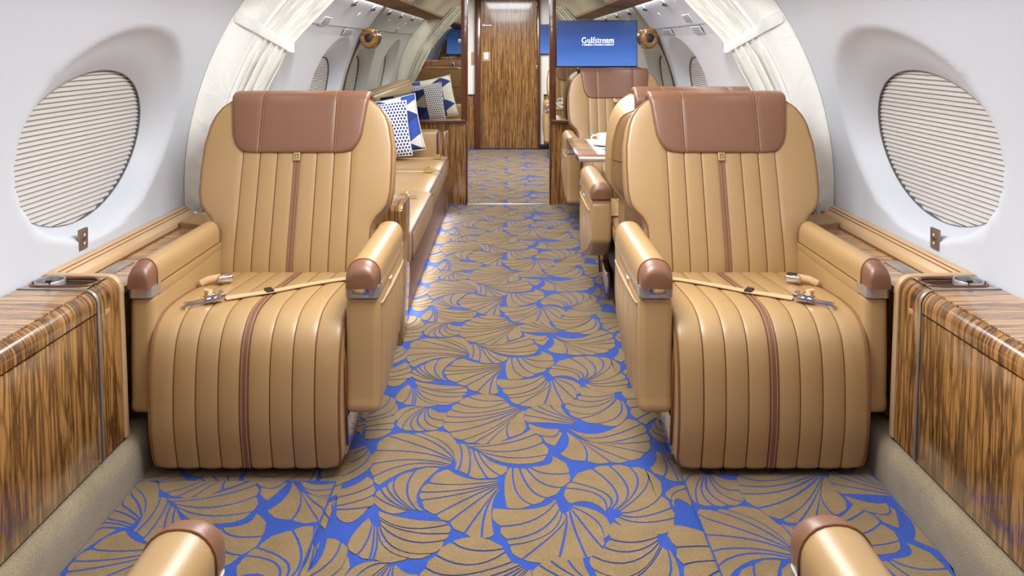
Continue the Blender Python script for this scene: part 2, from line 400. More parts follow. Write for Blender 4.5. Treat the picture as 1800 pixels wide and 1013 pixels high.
# floor and its tufted fans
fl = struct(obj('floor', MB().box(-1.2, 1.2, YB, YF, -0.06, 0.0), 'pile_blue'))
FANS=[
[(0.258,2.051,0.22,2.097,0.167,2.09),(0.262,2.062,0.246,2.134,0.161,2.166),(0.271,2.074,0.269,2.139,0.178,2.196),(0.275,2.069,0.299,2.149,0.246,2.264),(0.278,2.061,0.334,2.149,0.299,2.28),(0.283,2.056,0.362,2.173,0.358,2.272),(0.291,2.054,0.387,2.168,0.401,2.26),(0.296,2.049,0.366,2.071,0.421,2.129),(0.295,2.042,0.352,2.034,0.435,2.071),(0.29,2.032,0.348,2.009,0.435,2.027),(0.272,2.032,0.315,1.97,0.391,1.96)],
[(0.129,2.12,0.073,2.074,-0.042,2.074),(0.132,2.106,0.065,2.021,-0.022,1.993),(0.138,2.074,0.082,1.979,-0.004,1.94),(0.141,2.056,0.102,1.962,0.002,1.918),(0.144,2.051,0.135,1.995,0.032,1.865),(0.15,2.051,0.147,1.987,0.122,1.869),(0.162,2.069,0.169,1.983,0.189,1.872),(0.165,2.074,0.2,1.983,0.231,1.91),(0.167,2.08,0.23,2.016,0.239,1.942),(0.167,2.088,0.238,2.06,0.263,2.004)],
[(0,2.278,-0.016,2.188,-0.009,2.074),(0.011,2.278,0.019,2.149,0.062,2.087),(0.029,2.275,0.059,2.163,0.102,2.12),(0.05,2.272,0.091,2.193,0.147,2.168),(0.062,2.273,0.105,2.24,0.176,2.24),(0.065,2.277,0.12,2.294,0.128,2.337)],
[(0.185,2.514,0.286,2.472,0.392,2.569),(0.206,2.485,0.282,2.44,0.436,2.531),(0.231,2.443,0.311,2.415,0.439,2.472),(0.24,2.433,0.326,2.408,0.441,2.421),(0.242,2.425,0.339,2.385,0.415,2.352),(0.233,2.428,0.289,2.367,0.361,2.31),(0.215,2.443,0.264,2.361,0.305,2.301),(0.203,2.456,0.235,2.385,0.232,2.307),(0.18,2.491,0.185,2.415,0.154,2.35)],
[(0.174,2.472,0.159,2.428,0.144,2.391),(0.16,2.488,0.145,2.453,0.106,2.456),(0.164,2.505,0.118,2.505,0.063,2.538)],
[(0.213,2.529,0.126,2.538,0.063,2.541),(0.216,2.534,0.128,2.565,0.054,2.593),(0.224,2.541,0.133,2.593,0.071,2.644),(0.226,2.548,0.142,2.615,0.101,2.659),(0.228,2.55,0.165,2.615,0.142,2.674),(0.23,2.552,0.192,2.608,0.183,2.681)],
[(0.383,2.763,0.325,2.78,0.273,2.812),(0.38,2.751,0.315,2.728,0.259,2.739),(0.378,2.739,0.304,2.693,0.238,2.708),(0.381,2.732,0.289,2.653,0.2,2.678),(0.381,2.724,0.295,2.608,0.203,2.626),(0.384,2.72,0.313,2.615,0.234,2.569),(0.392,2.7,0.372,2.593,0.296,2.535),(0.398,2.712,0.403,2.601,0.358,2.521)],
[(-0.185,2.271,-0.286,2.261,-0.367,2.178),(-0.174,2.275,-0.289,2.291,-0.392,2.224),(-0.168,2.283,-0.286,2.314,-0.404,2.291),(-0.168,2.3,-0.266,2.351,-0.408,2.366),(-0.167,2.31,-0.255,2.379,-0.386,2.456),(-0.165,2.315,-0.226,2.403,-0.31,2.466),(-0.163,2.321,-0.201,2.409,-0.281,2.472),(-0.164,2.287,-0.153,2.373,-0.19,2.472)],
[(-0.163,2.256,-0.161,2.334,-0.167,2.392),(-0.151,2.251,-0.143,2.334,-0.157,2.411),(-0.12,2.23,-0.117,2.305,-0.128,2.383),(-0.102,2.224,-0.109,2.305,-0.122,2.383)],
[(-0.124,2.383,-0.115,2.305,-0.12,2.227),(-0.112,2.375,-0.095,2.3,-0.064,2.217),(-0.096,2.36,-0.069,2.283,-0.026,2.227),(-0.087,2.354,-0.048,2.303,-0.006,2.28)],
[(-0.15,2.403,-0.027,2.421,0.068,2.498),(-0.124,2.388,-0.011,2.409,0.086,2.466),(-0.111,2.38,0.005,2.361,0.103,2.412),(-0.095,2.367,0.005,2.324,0.116,2.341),(-0.085,2.355,-0.016,2.296,0.074,2.293)],
[(-0.016,2.712,-0.074,2.751,-0.135,2.739),(-0.01,2.704,-0.087,2.697,-0.142,2.728),(-0.005,2.695,-0.089,2.644,-0.178,2.678),(0.016,2.659,-0.115,2.608,-0.199,2.633),(0.037,2.65,-0.097,2.585,-0.209,2.585),(0.04,2.644,-0.096,2.559,-0.216,2.545),(0.042,2.64,-0.078,2.531,-0.191,2.478),(0.044,2.637,-0.051,2.505,-0.148,2.428),(0.044,2.635,-0.018,2.531,-0.109,2.412),(0.046,2.633,-0.015,2.511,-0.068,2.409),(0.048,2.633,-0.003,2.531,-0.001,2.446),(0.057,2.629,0.053,2.572,0.058,2.518)],
[(-0.292,2.655,-0.351,2.655,-0.385,2.615),(-0.291,2.651,-0.344,2.629,-0.371,2.552),(-0.289,2.649,-0.334,2.579,-0.35,2.498),(-0.287,2.646,-0.325,2.559,-0.31,2.491),(-0.284,2.644,-0.306,2.559,-0.27,2.491),(-0.282,2.644,-0.277,2.552,-0.226,2.505),(-0.277,2.644,-0.266,2.579,-0.222,2.559),(-0.27,2.648,-0.243,2.619,-0.217,2.615)],
[(-0.356,2.863,-0.274,2.829,-0.187,2.815),(-0.349,2.838,-0.266,2.785,-0.158,2.8),(-0.343,2.821,-0.257,2.771,-0.154,2.763),(-0.338,2.804,-0.257,2.734,-0.164,2.736),(-0.339,2.8,-0.283,2.704,-0.189,2.685),(-0.341,2.796,-0.312,2.712,-0.244,2.668),(-0.344,2.792,-0.331,2.72,-0.331,2.665),(-0.352,2.8,-0.341,2.728,-0.339,2.666),(-0.358,2.808,-0.358,2.736,-0.372,2.681),(-0.371,2.833,-0.394,2.784,-0.406,2.728)],
[(-0.276,2.055,-0.318,2.047,-0.364,2.087),(-0.274,2.062,-0.333,2.092,-0.371,2.129),(-0.272,2.065,-0.327,2.106,-0.361,2.159),(-0.263,2.062,-0.318,2.12,-0.346,2.173),(-0.255,2.06,-0.317,2.139,-0.328,2.204),(-0.244,2.06,-0.286,2.149,-0.278,2.251),(-0.221,2.051,-0.253,2.139,-0.203,2.267)],
[(-0.029,2.211,-0.111,2.213,-0.179,2.264),(-0.026,2.201,-0.146,2.183,-0.228,2.191),(-0.026,2.193,-0.144,2.154,-0.247,2.146),(-0.027,2.188,-0.129,2.139,-0.239,2.108),(-0.029,2.183,-0.109,2.12,-0.195,2.042),(-0.029,2.178,-0.086,2.106,-0.156,2.014),(-0.028,2.173,-0.071,2.074,-0.114,1.966),(-0.026,2.168,-0.06,2.074,-0.07,1.946),(-0.024,2.163,-0.044,2.074,-0.036,1.962)],
[(-0.493,2.608,-0.464,2.659,-0.464,2.743),(-0.489,2.586,-0.434,2.651,-0.422,2.728),(-0.486,2.572,-0.414,2.608,-0.397,2.681),(-0.481,2.545,-0.425,2.572,-0.394,2.593),(-0.474,2.511,-0.428,2.528,-0.382,2.538),(-0.47,2.488,-0.422,2.493,-0.383,2.495),(-0.46,2.434,-0.419,2.437,-0.388,2.469)],
[(-0.445,2.399,-0.488,2.375,-0.536,2.369),(-0.441,2.386,-0.473,2.351,-0.522,2.305),(-0.437,2.378,-0.452,2.322,-0.516,2.278),(-0.431,2.363,-0.434,2.289,-0.501,2.211),(-0.424,2.351,-0.41,2.267,-0.492,2.173)],
[(-0.49,2.163,-0.447,2.178,-0.413,2.224),(-0.479,2.118,-0.421,2.146,-0.386,2.181),(-0.471,2.08,-0.418,2.101,-0.38,2.129),(-0.467,2.065,-0.411,2.069,-0.372,2.08),(-0.461,2.038,-0.417,2.006,-0.384,2.067)],
[(0.519,2.759,0.463,2.792,0.42,2.8),(0.517,2.712,0.456,2.712,0.417,2.708),(0.518,2.659,0.457,2.655,0.421,2.644),(0.536,2.629,0.492,2.619,0.428,2.565),(0.545,2.608,0.49,2.569,0.455,2.528)],
[(0.537,2.505,0.505,2.525,0.509,2.579),(0.529,2.466,0.486,2.495,0.484,2.538),(0.521,2.428,0.474,2.469,0.463,2.505),(0.513,2.394,0.469,2.425,0.455,2.472)],
[(0.447,2.366,0.44,2.311,0.415,2.272),(0.465,2.363,0.467,2.278,0.447,2.224),(0.474,2.342,0.483,2.272,0.485,2.196),(0.479,2.345,0.505,2.289,0.543,2.245),(0.481,2.363,0.522,2.339,0.569,2.317)],
[(0.521,2.178,0.475,2.178,0.434,2.144),(0.518,2.168,0.462,2.144,0.448,2.106),(0.496,2.074,0.463,2.111,0.447,2.074)],
]

def petals(mb, ox, oy, clip, z0, h0=0.0020):
    (cx0, cx1, cy0, cy1) = clip
    K = 7
    for fi, fan in enumerate(FANS):
        h = h0+0.00002*fi
        for ra, rb in zip(fan, fan[1:]):
            def cur(r, t):
                # quadratic through three points (middle at t=.5)
                cx = 2*r[2]-0.5*(r[0]+r[4]); cy = 2*r[3]-0.5*(r[1]+r[5])
                return ((1-t)**2*r[0]+2*t*(1-t)*cx+t*t*r[4], (1-t)**2*r[1]+2*t*(1-t)*cy+t*t*r[5])
            L, Rr = [], []
            for i in range(K+1):
                t = 0.03+0.97*i/K
                a = cur(ra, t); b = cur(rb, t); wd = math.hypot(b[0]-a[0], b[1]-a[1])
                g = min(0.30, 0.0032/max(wd, 1e-4))
                L.append((a[0]+(b[0]-a[0])*g, a[1]+(b[1]-a[1])*g)); Rr.append((b[0]+(a[0]-b[0])*g, b[1]+(a[1]-b[1])*g))
            # rounded outer end
            a, b = L[-1], Rr[-1]; am, bm_ = L[-2], Rr[-2]
            dx, dy = (a[0]+b[0]-am[0]-bm_[0])/2, (a[1]+b[1]-am[1]-bm_[1])/2
            dl = math.hypot(dx, dy) or 1; wd = math.hypot(b[0]-a[0], b[1]-a[1])
            bul = min(0.18*wd, 0.024)
            nx_, ny_ = (b[1]-a[1])/max(wd, 1e-6), -(b[0]-a[0])/max(wd, 1e-6)
            if nx_*dx+ny_*dy < 0: nx_, ny_ = -nx_, -ny_
            dx, dy, dl = nx_, ny_, 1.0
            cap = [(a[0]+(b[0]-a[0])*t+dx/dl*bul*4*t*(1-t), a[1]+(b[1]-a[1])*t+dy/dl*bul*4*t*(1-t)) for t in (0.12, 0.5, 0.88)]
            out = L+cap+Rr[::-1]
            out = [(p[0]+ox, p[1]+oy) for p in out]
            if all(p[0] < cx0 or p[0] > cx1 or p[1] < cy0 or p[1] > cy1 for p in out): continue
            out = [(min(max(p[0], cx0), cx1), min(max(p[1], cy0), cy1)) for p in out]
            n_ = len(out); base = len(mb.v)
            cxm = sum(p[0] for p in out)/n_; cym = sum(p[1] for p in out)/n_
            mb.v += [(p[0], p[1], z0+h) for p in out]
            nL = K+1
            # strip between the two sides, then the rounded cap
            for i in range(K):
                mb.f.append((base+i, base+i+1, base+n_-2-i, base+n_-1-i)); mb.m.append(0)
            mb.f.append((base+K, base+K+1, base+K+2, base+K+3, base+K+4)); mb.m.append(0)
            b2 = len(mb.v); mb.v += [(p[0], p[1], z0) for p in out]
            for i in range(n_):
                j = (i+1) % n_; mb.f.append((base+i, base+j, b2+j, b2+i)); mb.m.append(0)
PX, PY = 0.96, 0.80
mb = MB()
for j in range(-1, 10):
    for i in (-1, 0, 1):
        oy = PY*j+(0.37 if i else 0)
        x0, x1 = (-1.08, 1.08) if i == 0 else ((-1.08, -0.475) if i < 0 else (0.50, 1.08))
        petals(mb, PX*i, oy, (x0, x1, 0.6, 9.2), 0.0, 0.0012+0.0006*(j % 2))
fp = obj('tufted_fan_pile', mb, 'pile_tan', fl, fix=False); fp['kind'] = 'stuff'
# two loose carpet panels lying in front of the seats
for side, x0, x1, y1, ox, oy, lb in ((-1, -1.055, -0.492, 2.19, -0.80, -0.30, 'loose patterned carpet panel in front of the left seat'), (1, 0.497, 1.055, 2.225, 0.86, -0.42, 'loose patterned carpet panel in front of the right seat')):
    cp = tag(obj('carpet_panel', MB().box(x0, x1, 1.06, y1, 0.0030, 0.0090), 'pile_blue', bevel=0.002), lb, 'carpet')
    mb = MB()
    for i in (0, 1, -1):
        for j in (-1, 0, 1): petals(mb, ox+PX*i*0.98, oy+PY*j, (x0+0.003, x1-0.003, 1.06, y1-0.004), 0.0090, 0.0006+0.0006*(j % 2)+0.0012*(i % 2))
    q = obj('tufted_fan_pile', mb, 'pile_tan', cp, fix=False); q['kind'] = 'stuff'

# carpeted sills
for side, nm in ((-1, 'left'), (1, 'right')):
    prof = [(1.058, 0.0), (1.057, 0.07)]+[(1.092-0.035*math.cos(rad(a)), 0.085+0.045*math.sin(rad(a))) for a in range(0, 91, 15)]+[(1.16, 0.138), (1.16, 0.0)]
    struct(obj('baseboard_'+nm, MB().loft([[(side*x, y, z) for x, z in prof] for y in (0.2, 3.3)]), 'sill', smooth=50))

# ceiling, valance, lamps
cl = [(-0.765, 1.575), (-0.68, 1.67), (-0.5, 1.80), (-0.25, 1.855), (0, 1.87), (0.25, 1.855), (0.5, 1.80), (0.68, 1.67), (0.765, 1.575)]
struct(obj('ceiling', MB().loft([[(x, y, z) for x, z in cl]+[(x*1.04, y, z+0.03) for x, z in reversed(cl)] for y in (YB, YF)]), 'ceil', smooth=60))
k = 0
for side in (-1, 1):
    for y0, y1 in ((YB, 0.17), (0.18, 1.66), (1.68, 3.15), (3.17, 4.64), (4.66, 6.02), (6.10, YF)):
        k += 1
        pts = [(0.958, 1.558), (0.948, 1.546), (0.755, 1.562), (0.755, 1.592), (0.90, 1.585)]
        struct(obj('trim_%d' % k, MB().loft([[(side*x, y, z) for x, z in pts] for y in (y0, y1)]), 'wood_v', smooth=30))
for i, (wy, wp) in enumerate(WASH+[(7.7, 1)]):
    t = tag(empty('ceiling_light', (0, wy, 1.83)), 'flat ceiling panel light over the aisle, %s from the rear' % ['first', 'second', 'third', 'fourth', 'fifth'][i], 'light', 'aisle ceiling lights')
    boxo('frame', -0.38, 0.38, -0.58, 0.58, 0.0, 0.03, 'white', t)
    boxo('diffuser', -0.35, 0.35, -0.55, 0.55, -0.006, 0.001, 'lamp', t)

# rear and forward walls
def arch(y0, y1, x0, x1, z0, ztop=None, n_=24):
    """slab filling the cabin section between x0 and x1 from z0 up to the shell"""
    xs = [x0+(x1-x0)*i/n_ for i in range(n_+1)]
    def top(x):
        a = abs(x)
        if a > 0.83: return ZC+math.sqrt(max(R*R-a*a, 0))
        return interp(a, [0, .25, .5, .7, .83], [1.87, 1.855, 1.80, 1.70, 1.60])
    def bot(x):
        a = abs(x); zz = ZC-math.sqrt(max(R*R-a*a, 0)); return max(z0, zz)
    ring = [(x, bot(x)) for x in xs]+[(x, min(ztop, top(x)) if ztop else top(x)) for x in reversed(xs)]
    return MB().loft([[(x, y, z) for x, z in ring] for y in (y0, y1)])
struct(obj('wall_back', arch(YB-0.05, YB, -1.3, 1.3, 0), 'wood_x', smooth=20))
wf = struct(obj('wall_front', arch(YF-0.06, YF, -1.3, 1.3, 0.0), 'white', smooth=20))
for s in (-1, 1):
    boxo('wainscot', s*0.415, s*1.24, YF-0.075, YF-0.058, 0.0, 0.645, 'wood_x', wf)
    boxo('dado_rail', s*0.415, s*1.24, YF-0.085, YF-0.056, 0.645, 0.665, 'frame', wf)
boxo('skirting', 0.365, 0.5, YF-0.09, YF-0.07, 0.0, 0.06, 'black', wf)
boxo('switch_plate', -0.455, -0.425, YF-0.075, YF-0.058, 1.02, 1.17, 'stitch', wf)
# door
d = struct(obj('door_1', MB().box(-0.342, 0.335, YF-0.10, YF-0.055, 0.012, 1.83), 'wood_x', bevel=0.004))
boxo('door_frame', -0.412, -0.346, YF-0.12, YF-0.055, 0.0, 1.83, 'frame', d)
boxo('door_frame', 0.339, 0.372, YF-0.12, YF-0.055, 0.0, 1.83, 'frame', d)
hp = boxo('latch_plate', -0.325, -0.225, YF-0.112, YF-0.099, 1.055, 1.175, 'stitch', d)
boxo('latch_button', -0.30, -0.25, YF-0.125, YF-0.111, 1.08, 1.165, 'china', d)
obj('door_lever', MB().tube([(-0.32, YF-0.115, 1.49), (-0.22, YF-0.115, 1.492), (-0.215, YF-0.115, 1.485)], 0.011, 8).tube([(-0.31, YF-0.10, 1.49), (-0.31, YF-0.118, 1.49)], 0.02, 10), 'chrome', d, smooth=60)
for z in (0.96, 1.72):
    boxo('hinge', 0.322, 0.345, YF-0.112, YF-0.098, z, z+0.05, 'btn', d, 0.002)

# mirrored partition
MW = 0.655
for s, nm, xi in ((-1, 'left', -0.326), (1, 'right', 0.316)):
    pt = struct(obj('wall_partition_'+nm, arch(YM, YM+0.06, min(xi+s*0.012, s*1.29), max(xi+s*0.012, s*1.29), 0.0), 'wood_x', smooth=20))
    a, b = sorted((xi+s*0.05, s*1.31))
    obj('mirror', arch(YM-0.008, YM-0.001, a, b, MW+0.012), 'mirror', pt)
    obj('mirror_edge', MB().tube([wpt(s, YM-0.012, rad(a_), -0.004) for a_ in range(0, 46, 3)], 0.007, 6), 'frame', pt, smooth=180)
    boxo('mirror_ledge', xi+s*0.012, s*1.28, YM-0.03, YM, MW-0.012, MW+0.014, 'frame', pt)
    boxo('corner_post', xi, xi+s*0.052, YM-0.022, YM+0.066, 0.0 if s < 0 else MW-0.01, 1.83, 'frame', pt) if 0 else None
    boxo('corner_post', xi, xi+s*0.050, YM-0.022, YM+0.066, MW, 1.83, 'frame', pt)
    boxo('edge_strip', xi, xi+s*0.014, YM-0.006, YM+0.066, 0.0, MW, 'frame', pt)
# threshold
struct(boxo('trim_20', -0.33, 0.32, YM-0.012, YM+0.012, 0.0, 0.008, 'steel', None, 0.002))

# ============================================================ CURTAINS
def curtain(side, lb):
    t = tag(empty('curtain', (side*1.15, 3.15, 0.56)), lb, 'curtain')
    def inner(z): return interp(z, [0.56, 0.8, 1.06, 1.22, 1.30, 1.44, 1.60, 1.70], [1.23, 1.11, 0.985, 0.90, 0.84, 0.715, 0.57, 0.48])
    def outer(z): return math.sqrt(R*R-(z-ZC)**2)-0.004
    NU, NV = 72, 44
    def P(u, z, dy=0):
        xo, xi = outer(z), inner(z); x = xo+(xi-xo)*u
        y = 3.135
        tie = math.exp(-((z-(1.35-0.11*u))/0.05)**2)
        if u > 0.42:
            q = (u-0.42)/0.58; amp = 0.030*min(1, q*3)*(1-0.6*tie)
            sn_ = math.sin(2*PI*(5.5*q+0.25*math.sin(z*7))); y += amp*math.copysign(abs(sn_)**0.7, sn_)*(0.75+0.25*math.sin(11*q+3*z))-0.010*q
        else:
            q = u/0.42
            y += 0.006*math.sin(9*z+5*u)*q*(1-q)*4+0.012*math.sin(PI*q)
        # lower part: small horizontal puckers
        if z < 0.95: y += 0.007*math.sin(z*85+u*9)*min(1, (0.95-z)*6)*min(1, u*6)
        y -= 0.010*tie*u
        return (side*x-side*1.15, y+dy-3.15, z-0.56)
    rows = [[P(i/NU, 0.57+(1.70-0.57)*j/NV) for i in range(NU+1)] for j in range(NV+1)]
    back = [[P(i/NU, 0.57+(1.70-0.57)*j/NV, 0.006) for i in range(NU+1)] for j in range(NV+1)]
    split = int(NU*0.45)
    def part(c0, c1):
        m_ = MB()
        for j in range(NV):
            pass
        rings = [r[c0:c1+1]+list(reversed(b_[c0:c1+1])) for r, b_ in zip(rows, back)]
        return m_.loft(rings)
    obj('flat_panel', part(0, split), 'curtain', t, smooth=60)
    obj('gathered_folds', part(split, NU), 'curtain', t, smooth=60)
    # hem line against the wall
    obj('hem', MB().tube([P(0.0, 0.58+1.1*j/30, -0.004) for j in range(31)], 0.004, 6), 'curtain', t, smooth=60)
    # tie-back band wrapping the gather
    fr, bk = [], []
    for i in range(25):
        u = 1.12*i/24; over = max(0, u-1.0); u = min(u, 1.0); z = 1.375-0.135*u; up = dn = 0.030-0.012*u
        xo, xi = outer(z), inner(z); x = xo+(xi-xo)*u; yy = interp(u, [0, 0.25, 0.45, 1.0], [3.132, 3.128, 3.112, 3.104]); x -= over*0.08
        yy += over*0.18
        fr.append([(side*(x-1.15), yy-3.15, z+up-0.56), (side*(x-1.15), yy-0.003-3.15, z-0.56), (side*(x-1.15), yy-3.15, z-dn-0.56), (side*(x-1.15), yy+0.006-3.15, z-dn-0.56), (side*(x-1.15), yy+0.006-3.15, z+up-0.56)])
    obj('tieback', MB().loft(fr), 'curtain', t, smooth=60)
    return t
curtain(-1, 'ivory curtain tied back against the left wall behind the left seat')
curtain(1, 'ivory curtain tied back against the right wall behind the right seat')

# ============================================================ SIDE CABINETS AND LEDGES
def cabinet(side, lb):
    t = tag(empty('side_cabinet', (side*1.2, 1.2, 0.0)), lb, 'cabinet')
    def T(x, y, z): return (side*x-side*1.2, y-1.2, z)
    def ext(prof, y0, y1): return MB().loft([[T(x, y, z) for x, z in prof] for y in (y0, y1)])
    Xw = 1.316
    arc = [(1.14-0.040*math.cos(rad(a)), 0.552+0.042*math.sin(rad(a))) for a in range(0, 91, 10)]
    # dark carcass, a little inside the veneer
    obj('carcass', ext([(1.092, 0.15), (1.108, 0.545), (1.14, 0.586), (Xw-0.01, 0.592), (Xw-0.03, 0.15)], 0.25, 2.163), 'dark', t)
    Y0, YT = 0.25, 2.050
    th = 0.010
    def shellprof(p):  # offset inward to a closed slab
        q = []
        for i, (x, z) in enumerate(p):
            a = p[max(i-1, 0)]; b = p[min(i+1, len(p)-1)]; dx, dz = b[0]-a[0], b[1]-a[1]; l = math.hypot(dx, dz)
            q.append((x+dz/l*th, z-dx/l*th))
        return p+q[::-1]
    obj('front_panel', ext(shellprof([(1.084, 0.142), (1.0995, 0.532)]), Y0, YT-0.004), 'wood_y', t, smooth=30, bevel=0.0012)
    obj('edge_band', ext(shellprof([(1.0997, 0.537)]+[p for p in arc[:8]]), Y0, YT-0.004), 'wood_y', t, smooth=50)
    obj('top_panel', ext(shellprof([(1.130, 0.5945), (1.16, 0.5955), (Xw, 0.598)]), Y0, YT-0.004), 'wood_yt', t, smooth=30)
    # metal trim stripe over the front and top
    full = [(1.0825, 0.142), (1.0985, 0.545)]+[(x-0.0015, z+0.002) for x, z in arc]+[(1.2, 0.598), (Xw, 0.600)]
    obj('trim_strip', ext(shellprof(full), YT, YT+0.011), 'trim', t, smooth=50)
    # end unit with the cup slot
    obj('end_panel', ext(shellprof([(1.084, 0.142), (1.0995, 0.545)]+arc[:9]), YT+0.012, 2.165), 'wood_y', t, smooth=50)
    sx, sy, hl, hr = 1.222, 2.114, 0.088, 0.0385     # slot centre, half length, half width
    x0, x1, y0, y1 = 1.134, Xw, YT+0.012, 2.165
    NA = 64; inn, outr, low = [], [], []
    for k in range(NA):
        a = 2*PI*k/NA; ca, sa = math.cos(a), math.sin(a)
        c = hl-hr; ex = (c if ca > 0 else -c)+hr*ca if abs(ca) > 1e-6 else 0.0; ey = hr*sa
        tx = ((x1-sx) if ca > 0 else (x0-sx))/ca if abs(ca) > 1e-9 else 1e9
        ty = ((y1-sy) if sa > 0 else (y0-sy))/sa if abs(sa) > 1e-9 else 1e9
        q = min(tx, ty); inn.append((sx+ex, sy+ey)); outr.append((sx+q*ca, sy+q*sa))
    for cx_, cy_ in ((x0, y0), (x0, y1), (x1, y0), (x1, y1)):
        k = min(range(NA), key=lambda i: (outr[i][0]-cx_)**2+(outr[i][1]-cy_)**2); outr[k] = (cx_, cy_)
    ztop = 0.5965
    mb = MB().grid([[T(x, y, ztop) for x, y in outr], [T(x, y, ztop) for x, y in inn], [T(x, y, ztop-0.05) for x, y in inn]], 0, True)
    obj('slotted_top', mb, 'wood_yt', t, smooth=40)
    obj('slot_floor', MB().add([T(x, y, ztop-0.047) for x, y in inn], [tuple(range(NA))]), 'black', t)
    obj('slot_rim', MB().tube([T(x, y, ztop+0.001) for x, y in inn], 0.0045, 8, closed=True), 'frame', t, smooth=180)
    obj('cup_holder', MB().lathe([(0.0, -0.044), (0.029, -0.044), (0.0345, 0.014), (0.037, 0.0155), (0.0385, 0.013), (0.0375, -0.040)], T(sx+0.042, sy, ztop-0.006), 28), 'steel', t, smooth=50)
    obj('cup_clip', MB().box(-0.006, 0.006, -0.004, 0.004, 0, 0.012).xf(lambda x, y, z: (x+T(sx+0.028, 0, 0)[0], y+T(0, sy-0.030, 0)[1], z+ztop+0.004)), 'black', t)
    # leather welt on the end
    welt = [(1.080, 0.142), (1.0955, 0.545)]+[(1.14-0.0455*math.cos(rad(a)), 0.552+0.0485*math.sin(rad(a))) for a in range(0, 91, 10)]+[(1.2, 0.6025), (Xw, 0.6045)]
    th = 0.020
    obj('leather_welt', ext(shellprof(welt), 2.166, 2.188), 'cream_leather', t, smooth=50, bevel=0.003)
    boxo('bracket_plate', *sorted((T(1.0975, 0, 0)[0], T(1.104, 0, 0)[0])), 2.088-1.2, 2.110-1.2, 0.515, 0.53, 'stitch', t, 0.001)
    return t
cabinet(-1, 'striped glossy wood side cabinet with a cup slot, left of the aisle')
cabinet(1, 'striped glossy wood side cabinet with a cup slot, right of the aisle')

def ledge(side, y0, y1, lb, rear=True):
    t = tag(empty('side_ledge', (side*1.2, y0, 0.0)), lb, 'ledge')
    def T(x, y, z): return (side*x-side*1.2, y-y0, z)
    def ext(prof, a, b): return MB().loft([[T(x, y, z) for x, z in prof] for y in (a, b)])
    obj('wood_top', ext([(1.115, 0.552), (1.268, 0.552), (1.268, 0.53), (1.115, 0.53)], y0, y1-0.16), 'wood_yt', t, bevel=0.002)
    obj('side_panel', ext([(1.118, 0.15), (1.118, 0.528), (1.30, 0.528), (1.24, 0.15)], y0, y1), 'wood_y', t)
    sec = [(1.264, 0.535), (1.266, 0.570), (1.272, 0.578), (1.302, 0.604), (1.318, 0.604), (1.318, 0.535)]
    obj('leather_rail', ext(sec, y0, y1), 'cream_leather', t, smooth=50, bevel=0.003)
    obj('dark_joint', ext([(1.258, 0.5525), (1.258, 0.556), (1.2665, 0.556), (1.2665, 0.5525)], y0, y1), 'seam', t)  # dark line between the wood top and the leather rail
    for x, z in ((1.286, 0.5905), (1.295, 0.5985)):
        obj('stitch_line', MB().tube([T(x, y0+0.01, z), T(x, y1-0.01, z)], 0.0016, 5), 'seam', t)
    obj('end_pad', ext([(1.115, 0.555), (1.262, 0.575), (1.262, 0.53), (1.115, 0.53)], y1-0.16, y1), 'tan_back', t, bevel=0.004)
    boxo('outlet_plate', *sorted((T(1.205, 0, 0)[0], T(1.255, 0, 0)[0])), 2.33-y0, 2.47-y0, 0.552, 0.556, 'steel', t, 0.001) if rear else None
    return t
ledge(-1, 2.190, 3.10, 'leather topped wall ledge beside the left seat')
ledge(1, 2.190, 3.10, 'leather topped wall ledge beside the right seat')
ledge(1, 3.20, 6.0, 'leather topped wall ledge beside the facing pair on the right', False)

# shade switches
for side, lb in ((-1, 'small bronze shade switch below the left window'), (1, 'small bronze shade switch below the right window')):
    yy = 2.385; ph = rad(-0.9)
    t = tag(empty('shade_switch', wpt(side, yy, ph)), lb, 'switch')
    def bb(n_, y0, y1, z0, z1, d0, d1, m_): boxo(n_, *sorted((-side*d0, -side*d1)), y0, y1, z0, z1, m_, t, 0.002)
    bb('plate', -0.022, 0.022, -0.032, 0.032, -0.004, 0.006, 'btn')
    for zz, sg in ((0.014, 1), (-0.014, -1)):
        obj('arrow', MB().add([(-side*0.0068, -0.006, zz-0.004*sg), (-side*0.0068, 0.006, zz-0.004*sg), (-side*0.0068, 0, zz+0.005*sg)], [(0, 1, 2)]), 'china', t, fix=False)
    bb('divider', -0.010, 0.010, -0.002, 0.002, 0.004, 0.0072, 'black')

# wall placards, lights and the oval wood pods by the mirror
def plate(side, y, phi, sy, sz, lb):
    p = Vector(wpt(side, y, phi, -0.010))
    t = tag(empty('wall_placard', p), lb, 'sign'); t.rotation_euler = (0, -side*phi, 0)
    boxo('plate', *sorted((0, -side*0.004)), -sy/2, sy/2, -sz/2, sz/2, 'wall', t, 0.001)
    mb = MB()
    for r_ in range(5):
        z = sz*0.36-r_*sz*0.18; yy = -sy*0.42
        while yy < sy*0.40:
            ln = sy*random.uniform(0.06, 0.16); mb.box(*sorted((-side*0.0038, -side*0.0046)), yy, min(yy+ln, sy*0.43), z-sz*0.055, z+sz*0.055); yy += ln+sy*0.03
    obj('print', mb, 'placard', t, fix=False)
plate(-1, 4.59, rad(33.5), 0.20, 0.058, 'grey printed placard high on the left wall, nearer the curtain')
plate(-1, 5.37, rad(31.0), 0.27, 0.045, 'grey printed placard on the left wall above the window by the mirror')
plate(1, 5.46, rad(31.0), 0.27, 0.045, 'grey printed placard on the right wall above the window by the mirror')
plate(1, 4.66, rad(34.5), 0.19, 0.056, 'grey printed placard on the right wall, upper of the close pair')
plate(1, 4.62, rad(30.8), 0.22, 0.050, 'grey printed placard on the right wall, lower of the close pair')
